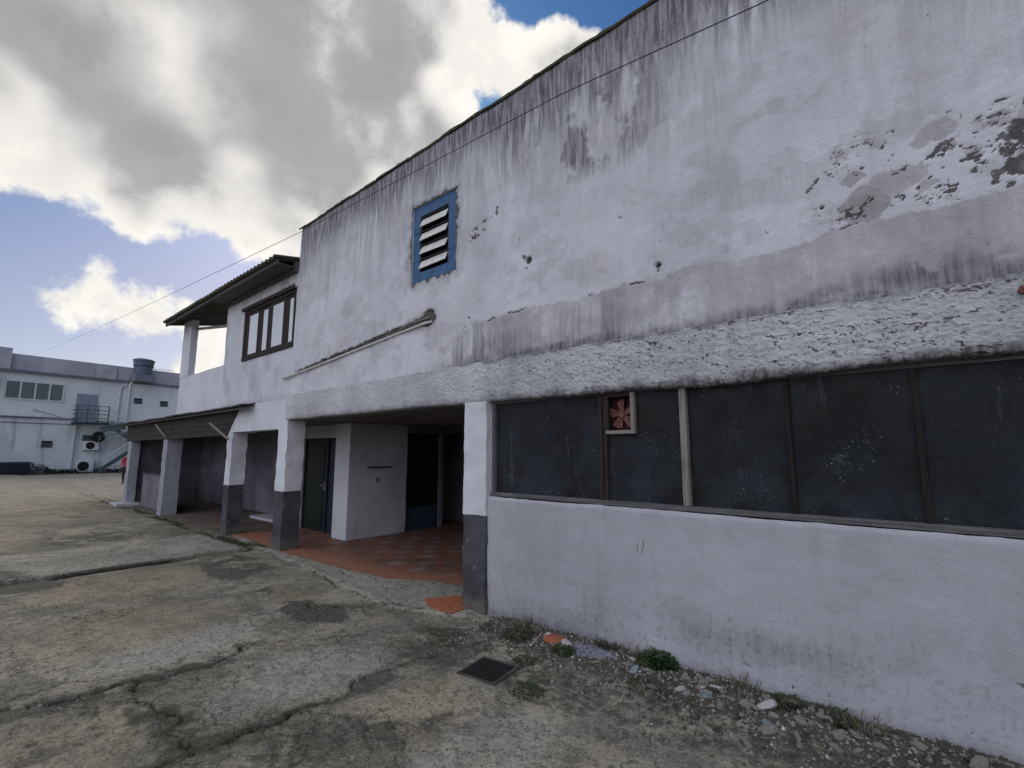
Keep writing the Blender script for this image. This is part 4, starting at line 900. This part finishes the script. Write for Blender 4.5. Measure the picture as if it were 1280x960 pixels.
# moss and grass line along the far pillars
def verge():
    vs = []; fs = []
    for _ in range(5200):
        x = -9.2 - 13 * random.random() ** 1.4; y = -.14 + random.gauss(0, .10) + .03 * math.sin(x * 3)
        if y > .0 or vnoise(x * 1.3, y * 5, 71) < .46: continue
        a = random.random() * 6.28; leaf(vs, fs, Vector((x, y, GZ(x, y))), Vector((math.cos(a), math.sin(a), 0)), random.uniform(.02, .06), .006, .5, random.uniform(.4, 1.4))
    for _ in range(700):
        x = -8.8 + random.gauss(0, .9); y = -.55 + random.gauss(0, .25)
        a = random.random() * 6.28; leaf(vs, fs, Vector((x, y, GZ(x, y))), Vector((math.cos(a), math.sin(a), 0)), random.uniform(.01, .025), .005, .5, .6)
    for pts, n in (([(-4.85, -3.5), (-4.62, -2.65), (-4.78, -1.85)], 500), ([(-3.33, -3.0), (-3.34, -2.16), (-3.42, -1.5), (-3.5, -.8)], 500), ([(-4.7, -2.83), (-3.4, -2.86)], 350), ([(-6.9, -.32), (-4.6, -.45)], 250), ([(-9.2, -2.9), (-9.25, -1.0)], 250)):
        for _ in range(n):
            i = random.randrange(len(pts) - 1); t = random.random(); x = pts[i][0] + (pts[i + 1][0] - pts[i][0]) * t + random.gauss(0, .045); y = pts[i][1] + (pts[i + 1][1] - pts[i][1]) * t + random.gauss(0, .045)
            if vnoise(x * 3, y * 3, 77) < .5: continue
            a = random.random() * 6.28; leaf(vs, fs, Vector((x, y, GZ(x, y) - .003)), Vector((math.cos(a), math.sin(a), 0)), random.uniform(.008, .026), .0035, .5, random.uniform(.2, 1.))
    me = bpy.data.meshes.new('moss'); me.from_pydata(vs, [], fs); me.materials.append(M['leafd'])
    tag(link('moss', me), 'strip of moss and short grass along the foot of the far pillars', 'moss', kind='stuff')
verge()
# grey blue ash heap against the wall
b = MB()
def ash():
    n = 40; xs = np.linspace(-2.62, -2.02, n); ys = np.linspace(-.42, -.02, n)
    X, Y = np.meshgrid(xs, ys, indexing='ij'); r = np.hypot((X + 2.32) / .27, (Y + .2) / .17); h = sm(1, .2, r + (fbm(X * 14, Y * 14, 4, 5) - .5) * .7) * .05 + (fbm(X * 30, Y * 30, 3, 6) - .5) * .02 - .012
    zz = np.array([[GZ(a, c) for c in ys] for a in xs])
    t = NT('blue_grey_ash'); m_ = t.out(t.mix(t.ramp(t.noise(30, 5, .7), .35, .62), (.24, .25, .30), (.10, .10, .115)), .95, .1, t.noise(60, 4), .01)
    o = grid_mesh('ash_heap', xs, ys, lambda A, B: np.stack([A, B, zz + h], -1), m_); tag(o, 'low heap of blue grey crumbled plaster dust at the foot of the wall', 'dust heap')
ash()

# ------------------------------------------------------------------ far building across the yard
FB = (-52.7, -1.4, 0.); FR = R(8)
fb = thing('far_building', 'two storey white building across the yard with outside stair and a row of four windows', 'building', FB, FR)
# local frame: x = out of the wall towards the yard, y = along the wall to the right
def fpart(name, mb, mats, parent=None, **k): return mb.build(name, mats, parent or fb, world=False, **k)
b = MB(); b.box(-10, 0, -14, 7.2, 4.3, 7.75); b.box(-10, .12, 7.2, 22, 4.3, 7.75); fpart('upper_storey', b, M['farwall'])
b = MB(); b.box(-10, .02, -14, 4.3, -.1, 4.3); b.box(-10, -.25, 4.3, 22, -.1, 4.3); fpart('lower_storey', b, M['farlow'])
b = MB(); b.box(-10, -.1, -.02, 22, 7.95, 9.2); b.box(-10, .25, -14, -.03, 7.95, 9.55); fpart('parapet', b, M['farpara'])
b = MB(); b.box(-10, .28, -14, 22, 7.751, 7.949); b.box(.0, .10, -14, 4.35, 4.28, 4.42); b.box(.0, .06, -14, 4.3, 3.9, 3.96); fpart('cornice', b, M['cornice'])
b = MB(); b.box(.0, .04, 5.2, 6.6, 7.96, 9.18); fpart('parapet_patch', b, M['inner'])
w = MB(); y0, y1, z0, z1 = -.16, 3.3, 5.68, 7.14
w.box(.0, .08, y0, y1, z0, z0 + .10); w.box(.0, .08, y0, y1, z1 - .08, z1)
for k in range(5):
    yy = y0 + (y1 - y0 - .10) * k / 4; w.box(.0, .085, yy, yy + .10, z0 + .10, z1 - .08)
w = fpart('window', w, M['whiteframe'])
for k in range(4):
    yy = y0 + (y1 - y0 - .10) * k / 4; m = MB(); m.box(.02, .04, yy + .10, yy + (y1 - y0 - .10) / 4, z0 + .10, z1 - .08); o = m.build('pane', M['farglass'], w, world=False)
m = MB(); m.box(.0, .05, 4.12, 5.52, 4.1, 6.5); fpart('door', m, M['paleblue'])
def smallwin(y, z, wd, hh):
    f = MB(); f.box(.0, .03, y - wd / 2, y + wd / 2, z - hh / 2, z + hh / 2)
    base = .12 if y > 7.2 else .02
    f = MB(); f.box(base, base + .03, y - wd / 2, y + wd / 2, z - hh / 2, z + hh / 2)
    f = fpart('small_window', f, M['darkmetal']); m = MB()
    for k in range(3): m.box(base + .031, base + .06, y - wd / 2, y + wd / 2, z - hh / 2 + .12 * k + .05, z - hh / 2 + .12 * k + .10)
    m.build('louvre', M['farglass'], f, world=False)
smallwin(8.35, 6.22, .62, .5); smallwin(10.4, 6.13, .62, .5); smallwin(2.65, 2.3, .66, .52); smallwin(5.15, 2.85, .7, .45)
m = MB()
m.tube([(.12, 7.35, 7.75), (.18, 7.35, 7.55), (.18, 6.95, 7.3), (.18, 6.9, 4.2)], .09, 8); m.tube([(.26, 7.75, 7.9), (.26, 7.6, 7.6), (.26, 7.55, 4.2)], .09, 8)
fpart('downpipe', m, M['pvc'])
m = MB(); m.tube([(.06, 1.6, 5.0), (.05, 2.6, 4.75), (.05, 4.1, 4.2)], .05, 6); fpart('loose_pipe', m, M['pvc'])
# balcony, switchback stair
m = MB(); m.box(.0, 1.1, 3.95, 6.1, 3.98, 4.1); bal = fpart('balcony', m, M['tealroof'])
m = MB()
for zz in (4.45, 4.8, 5.12, 5.48): m.bar((1.05, 3.98, zz), (1.05, 6.05, zz), .05, .05); m.bar((.05, 3.98, zz), (1.05, 3.98, zz), .05, .05)
for yy in (3.98, 4.65, 5.35, 6.05): m.bar((1.05, yy, 4.1), (1.05, yy, 5.5), .06, .06)
m.build('railing', M['teal'], bal, world=False)
m = MB(); st = MB(); rl = MB()
for k in range(10):
    t = k / 9; st.box(.1, 1.0, 6.1 + 2.2 * t, 6.1 + 2.2 * t + .28, 4.0 - 1.6 * t - .04, 4.0 - 1.6 * t)
for k in range(12):
    t = k / 11; st.box(1.05, 1.95, 5.6 + 2.6 * t, 5.6 + 2.6 * t + .28, .2 + 2.2 * t - .04, .2 + 2.2 * t)
st.bar((1.0, 6.1, 4.0), (1.0, 8.4, 2.35), .06, .25); st.bar((1.95, 5.5, .15), (1.95, 8.3, 2.4), .08, .28); st.box(.1, 2.0, 8.2, 9.3, 2.32, 2.42)
stair = fpart('staircase', st, M['teal'])
for h in (.55, 1.0): rl.bar((1.0, 6.1, 4.1 + h * 1.3), (1.0, 8.3, 2.5 + h), .05, .05)
rl.bar((1.95, 5.5, 1.0), (1.95, 8.3, 3.2), .05, .05)
for t in (0, .5, 1): rl.bar((1.0, 6.1 + 2.2 * t, 4.0 - 1.6 * t), (1.0, 6.1 + 2.2 * t, 5.3 - 1.75 * t), .04, .04)
rl.build('handrail', M['pvc'], stair, world=False)
m = MB(); m.prism([(.0, -.8, 7.75), (.9, -.8, 7.25), (.9, -.8, 7.12), (.0, -.8, 7.55)], (0, -3.5, 0)); m.prism([(.0, -.5, 7.2), (.9, -.9, 6.9), (.9, -.9, 6.7), (.0, -.5, 6.75)], (0, -3, 0)); fpart('side_canopy', m, M['brownroof'])
m = MB(); m.bar((-.4, 8.6, 9.35), (-.4, 11.2, 9.42), .05, .05); m.bar((-.4, 9.6, 9.2), (-.4, 9.6, 9.4), .05, .05); fpart('antenna', m, M['pvc'])

def floc(x, y, z):
    c, s = math.cos(FR), math.sin(FR); return (FB[0] + c * x - s * y, FB[1] + s * x + c * y, z)
# water tank on the roof
tk = thing('water_tank', 'round dark blue water tank standing on the far roof edge', 'water tank', floc(.55, 8.35, 0), FR)
m = MB(); prof = [(8.55, .60), (8.58, .64), (9.0, .68), (9.4, .74), (9.8, .80), (9.86, .84), (9.92, .80), (10.02, .55), (10.08, .12)]
m.tube([(0, 0, z) for z, r in prof], [r for z, r in prof], 28); m.build('tank_body', M['blueplastic'], tk, smooth=True, world=False)
m = MB(); m.tube([(0, 0, 9.30), (0, 0, 9.36)], .765, 28); m.build('tank_rim', M['bluedoor'], tk, world=False)
m = MB(); m.box(-.65, .65, -.75, .75, 7.90, 8.54); m.build('tank_base', M['cornice'], tk, world=False)
# dish and air conditioners
ds = thing('satellite_dish', 'dark round satellite dish on the far wall under the balcony', 'satellite dish', floc(0, 5.75, 2.95), FR)
m = MB(); m.tube([(.30, 0, 0), (.36, 0, .0), (.42, 0, 0)], [.15, .36, .46], 24); m.build('dish', M['darkmetal'], ds, smooth=True, world=False)
m = MB(); m.bar((-.2, 0, -.1), (.32, 0, 0), .05, .05); m.bar((.40, 0, -.35), (.85, 0, .05), .03, .03); m.build('arm', M['pvc'], ds, world=False)
def acunit(loc, label, w, h, rot=FR):
    a = thing('air_conditioner', label, 'air conditioner', loc, rot, 'air conditioners of the far building')
    m = MB(); m.box(-.02, .40, -w / 2, w / 2, 0, h); m.build('casing', M['whiteframe'], a, .02, world=False)
    m = MB(); m.tube([(.401, -w * .12, h / 2), (.42, -w * .12, h / 2)], h * .40, 20); m.build('fan_grille', M['darkmetal'], a, world=False)
    m = MB(); m.bar((-.02, -w * .35, -.04), (.38, -w * .35, -.04), .04, .05); m.bar((-.02, w * .35, -.04), (.38, w * .35, -.04), .04, .05); m.build('bracket', M['darkmetal'], a, world=False)
acunit(floc(-.23, 5.45, 1.85), 'white air conditioner hung on the far wall below the satellite dish', .95, .75)
acunit(floc(-.2, 5.15, .06), 'white air conditioner standing on the ground by the far stair foot', 1.1, .95)
# low dark box, hedge
bx = thing('storage_bin', 'dark blue low bin standing at the foot of the far white wall', 'bin', floc(.7, .6, 0), FR)
m = MB(); m.box(-.5, .5, -1.0, 1.0, .08, .82); m.build('body', M['bluedoor'], bx, .05, world=False)
m = MB(); m.prism([(-.54, -1.05, .822), (.54, -1.05, .822), (.5, -1.0, .95), (-.5, -1.0, .95)], (0, 2.1, 0)); m.build('lid', M['tealroof'], bx, .02, world=False)
for sx in (-.35, .35):
    for sy in (-.8, .8):
        m = MB(); m.tube([(sx, sy - .04, .085), (sx, sy + .04, .085)], .085, 12); m.build('wheel', M['rubber'], bx, world=False)
def hedge():
    vs = []; fs = []
    for _ in range(5000):
        y = random.uniform(-10, 12); x = .25 + abs(random.gauss(0, .45)); hh = .2 + .75 * vnoise(y * .8, 3, 88)
        if 4.6 < y < 5.7 and x < .8: continue
        p = floc(x, y, random.random() * hh); a = random.random() * 6.28
        leaf(vs, fs, Vector(p), Vector((math.cos(a), math.sin(a), 0)), random.uniform(.1, .28), random.uniform(.03, .07), .4, random.uniform(-.2, 1.0))
    me = bpy.data.meshes.new('undergrowth'); me.from_pydata(vs, [], fs); me.materials.append(M['hedge'])
    tag(link('undergrowth', me), 'dark green undergrowth along the foot of the far building', 'undergrowth', kind='stuff')
hedge()

# ------------------------------------------------------------------ cable
def cable():
    P_ = [(-52.6, -.35, 9.1), (-30, -.4, 7.2), (-7.68, -.4, 5.39), (-2.44, -.4, 5.15), (-.61, -.4, 4.94), (6, -.4, 4.4)]
    xs = [p[0] for p in P_]; pts = []
    for x in np.concatenate([np.linspace(-52.6, -9, 24), np.linspace(-8.5, 6, 40)]):
        pts.append((x, -.4, float(np.interp(x, xs, [p[2] for p in P_])) - .12 * math.sin(math.pi * np.clip((x + 52.6) / 44.9, 0, 1))))
    m = MB(); m.tube(pts, .0045, 6)
    tag(m.build('overhead_cable', M['rubber'], smooth=True), 'thin black cable slanting across the upper wall and the sky', 'cable')
cable()

# ------------------------------------------------------------------ person by the last pillar
def person():
    pr = thing('person', 'person in a red top and dark trousers standing beyond the last pillar', 'person', (-32.9, 2.5, -.02), R(200))
    bm = bmesh.new(); sk = bm.verts.layers.skin.verify()
    def v(p, r):
        x = bm.verts.new(p); x[sk].radius = (r, r * .85); return x
    pel = v((0, 0, .92), .15); sp = v((0, .01, 1.12), .135); ch = v((0, .02, 1.32), .15); nk = v((0, 0, 1.45), .06); hd = v((.01, 0, 1.56), .095); tp = v((.01, 0, 1.66), .075)
    E = lambda a, b: bm.edges.new((a, b))
    for a, b in ((pel, sp), (sp, ch), (ch, nk), (nk, hd), (hd, tp)): E(a, b)
    for s in (-1, 1):
        h = v((0, .10 * s, .86), .095); k = v((.03 * s, .11 * s, .48), .065); an = v((-.03 * s, .11 * s, .09), .045); ft = v((.12 - .03 * s, .12 * s, .04), .04)
        E(pel, h); E(h, k); E(k, an); E(an, ft)
        sh = v((0, .18 * s, 1.38), .065); el = v((.02, .25 * s, 1.12), .048); wr = v((.20, .20 * s, 1.03), .035); ha = v((.28, .17 * s, 1.05), .04)
        E(ch, sh); E(sh, el); E(el, wr); E(wr, ha)
    for x in bm.verts: x[sk].use_root = False
    pel[sk].use_root = True
    me = bpy.data.meshes.new('body'); bm.to_mesh(me); bm.free()
    t = NT('person_clothing'); s_ = t.n('ShaderNodeSeparateXYZ'); t.l(t.tc.outputs['Object'], s_.inputs[0])
    c = t.mix(t.ramp(s_.outputs[2], .925, .935), (.02, .02, .03), (.40, .065, .085)); c = t.mix(t.ramp(s_.outputs[2], 1.43, 1.44), c, (.28, .16, .115))
    me.materials.append(t.out(c, .85, .15))
    o = link('body', me, pr, False); o.modifiers.new('skin', 'SKIN'); ss = o.modifiers.new('sub', 'SUBSURF'); ss.levels = 2; ss.render_levels = 2
    bm = bmesh.new(); bmesh.ops.create_uvsphere(bm, u_segments=16, v_segments=10, radius=.115)
    for x in bm.verts: x.co.z = x.co.z * 1.0 + 1.625; x.co.x -= .02
    bmesh.ops.delete(bm, geom=[x for x in bm.verts if x.co.z < 1.58 and x.co.x > -.02], context='VERTS')
    me = bpy.data.meshes.new('hair'); bm.to_mesh(me); bm.free(); me.materials.append(M['hair']); me.shade_smooth(); link('hair', me, pr, False)
    bmm = stone_mesh('bundle', M['whitecloth'], 51, .8)
    ob = bpy.data.objects.new('bundle', bmm); col.objects.link(ob); ob.scale = (.13, .17, .2)
    q = Matrix.Translation(pr.location) @ Matrix.Rotation(R(200), 4, 'Z') @ Vector((.30, .02, 1.12)); ob.location = q
    tag(ob, 'white cloth bundle held by the person in red', 'bundle')
person()

# ------------------------------------------------------------------ camera
cam = bpy.data.cameras.new('camera'); cam.sensor_width = 36; cam.lens = 36 * 604.95 / 1280; cam.clip_end = 2000; cam.clip_start = .05
co = bpy.data.objects.new('camera', cam); col.objects.link(co); co.location = (0, -3.948, 1.7); co.rotation_euler = (R(90 + 7.987), 0, R(40.769)); sc.camera = co

# ------------------------------------------------------------------ light
SUN = Vector((-.80, .42, .58)).normalized()
el = math.asin(SUN.z); az = math.atan2(SUN.x, SUN.y)
sl = bpy.data.lights.new('sun', 'SUN'); sl.energy = 1.1; sl.angle = R(35); sl.color = (1, .93, .82)
so = bpy.data.objects.new('sun', sl); col.objects.link(so); so.rotation_euler = SUN.to_track_quat('Z', 'Y').to_euler(); so.location = (0, 0, 30)

w = bpy.data.worlds.new('World'); sc.world = w; w.cycles.sampling_method = 'MANUAL'; w.cycles.sample_map_resolution = 512; w.use_nodes = True
nt = w.node_tree; bg = nt.nodes['Background']; L_ = nt.links.new
def nn(t, **k):
    x = nt.nodes.new(t)
    for a, b_ in k.items(): setattr(x, a, b_)
    return x
sky = nn('ShaderNodeTexSky', sky_type='NISHITA'); sky.sun_disc = False; sky.sun_elevation = el; sky.sun_rotation = az; sky.air_density = 1.0; sky.dust_density = .6; sky.ozone_density = 2.5
tc = nn('ShaderNodeTexCoord'); D = tc.outputs['Generated']
def wm(op, a, b_=None, c=None):
    x = nn('ShaderNodeMath', operation=op)
    for i, v in enumerate((a, b_, c)):
        if v is None: continue
        if isinstance(v, (int, float)): x.inputs[i].default_value = v
        else: L_(v, x.inputs[i])
    return x.outputs[0]
def wnoise(scale, detail, rough, vec, off=(0, 0, 0), color=False):
    mp = nn('ShaderNodeMapping'); L_(vec, mp.inputs[0]); mp.inputs['Location'].default_value = off
    x = nn('ShaderNodeTexNoise'); L_(mp.outputs[0], x.inputs['Vector']); x.inputs['Scale'].default_value = scale; x.inputs['Detail'].default_value = detail; x.inputs['Roughness'].default_value = rough
    return x.outputs['Color' if color else 'Fac']
def wramp(f, a, b_, lo=0., hi=1.):
    x = nn('ShaderNodeMapRange', interpolation_type='SMOOTHSTEP'); L_(f, x.inputs[0])
    for i, v in enumerate((a, b_, lo, hi)): x.inputs[i + 1].default_value = v
    return x.outputs[0]
def wmix(f, a, b_):
    x = nn('ShaderNodeMix', data_type='RGBA')
    for s_, v in ((x.inputs[0], f), (x.inputs[6], a), (x.inputs[7], b_)):
        if isinstance(v, (int, float)): s_.default_value = v
        elif isinstance(v, tuple): s_.default_value = (*v, 1)
        else: L_(v, s_)
    return x.outputs[2]
# warped direction, so that cloud outlines billow
wa = nn('ShaderNodeVectorMath', operation='MULTIPLY_ADD'); L_(wnoise(3.2, 3, .55, D, (3, 1, 7), True), wa.inputs[0]); wa.inputs[1].default_value = (.26, .26, .26)
sb = nn('ShaderNodeVectorMath', operation='SUBTRACT'); L_(D, sb.inputs[0]); sb.inputs[1].default_value = (.13, .13, .13); L_(sb.outputs[0], wa.inputs[2]); W = wa.outputs[0]
blobs = [((-.814, -.107, .571), .26), ((-.877, -.004, .48), .15), ((-.819, .058, .571), .22), ((-.898, .047, .437), .11), ((-.865, .167, .473), .15), ((-.843, .316, .434), .10),
         ((-.76, .271, .591), .24), ((-.677, .392, .623), .19), ((-.658, .496, .566), .12), ((-.577, .463, .673), .13), ((-.659, .189, .728), .25), ((-.62, .42, .68), .16), ((-.72, .02, .72), .30),
         ((-.466, .582, .666), .06), ((-.515, .575, .635), .055), ((-.44, .585, .68), .05),
         ((-.972, .085, .222), .034), ((-.965, .118, .238), .042), ((-.957, .155, .247), .044), ((-.948, .20, .247), .038), ((-.931, .279, .234), .05), ((-.944, .289, .159), .05),
         ((.35, -.75, .55), .75), ((-.35, -.85, .35), .45), ((0, -.2, 1), .5)]  # last row: unseen clouds added behind and overhead to light the facade
dens = None
for c, r in blobs:
    vd = nn('ShaderNodeVectorMath', operation='DISTANCE'); L_(W, vd.inputs[0]); vd.inputs[1].default_value = Vector(c).normalized()
    f = wm('SUBTRACT', 1, wm('DIVIDE', vd.outputs['Value'], r))
    f = wm('MULTIPLY', f, r / .2) if r < .2 else f
    dens = f if dens is None else wm('SMOOTH_MAX', dens, f, .12)
fine = wnoise(11, 6, .66, D, (1, 5, 2)); mid = wnoise(3.4, 3, .52, D, (9, 2, 4))
dd = wm('ADD', dens, wm('MULTIPLY', wm('SUBTRACT', fine, .5), .60))
alpha = wramp(dd, -.05, .08)
thick = wramp(wm('ADD', dd, wm('MULTIPLY', wm('SUBTRACT', mid, .5), 1.1)), .10, .50)
gaps = [((-.790, .100, .600), .095), ((-.775, .142, .616), .095), ((-.794, .168, .585), .09), ((-.799, .209, .564), .07), ((-.905, .022, .425), .085), ((-.885, .020, .465), .065), ((-.89, -.01, .46), .06), ((-.83, .28, .485), .05), ((-.60, .53, .60), .07)]
gp = None
for c, r in gaps:
    vd = nn('ShaderNodeVectorMath', operation='DISTANCE'); L_(W, vd.inputs[0]); vd.inputs[1].default_value = Vector(c).normalized()
    f = wm('SUBTRACT', 1, wm('DIVIDE', vd.outputs['Value'], r)); gp = f if gp is None else wm('SMOOTH_MAX', gp, f, .2)
thick = wm('MULTIPLY', thick, wramp(wm('ADD', gp, wm('MULTIPLY', wm('SUBTRACT', fine, .5), 1.0)), -.25, .65, 1., .05))
cloud = wmix(thick, (7.6, 7.35, 6.9), (3.1, 3.05, 3.1))
cloud = wmix(wramp(dd, .38, .95), cloud, (2.75, 2.7, 2.78))
cloud = wmix(wramp(fine, .40, .64, .22, 0), cloud, (3.6, 3.6, 3.9))
cloud = wmix(wramp(mid, .56, .74, 0, .4), cloud, (5.2, 5.0, 4.7))
# added unseen clouds behind and above the camera, made bright to light the facade
dt = nn('ShaderNodeVectorMath', operation='DOT_PRODUCT'); L_(D, dt.inputs[0]); dt.inputs[1].default_value = Vector((.25, -.75, .62)).normalized()
cloud = wmix(wramp(dt.outputs['Value'], .30, .80), cloud, (8.0, 8.4, 9.4))
tint = nn('ShaderNodeMix', data_type='RGBA', blend_type='MULTIPLY'); tint.inputs[0].default_value = 1; L_(sky.outputs[0], tint.inputs[6]); sz = nn('ShaderNodeSeparateXYZ'); L_(D, sz.inputs[0]); L_(wmix(wramp(sz.outputs[2], .22, .62), (.60, .53, .555), (.26, .46, .66)), tint.inputs[7])
L_(wmix(alpha, tint.outputs[2], cloud), bg.inputs['Color']); bg.inputs['Strength'].default_value = .10

vs = sc.view_settings; sc.display_settings.display_device = 'sRGB'
vs.view_transform = 'Standard'; vs.look = 'None'; vs.gamma = 1; vs.exposure = .42; vs.use_curve_mapping = False
sc.cycles.max_bounces = 6; sc.cycles.diffuse_bounces = 3; sc.cycles.use_denoising = True
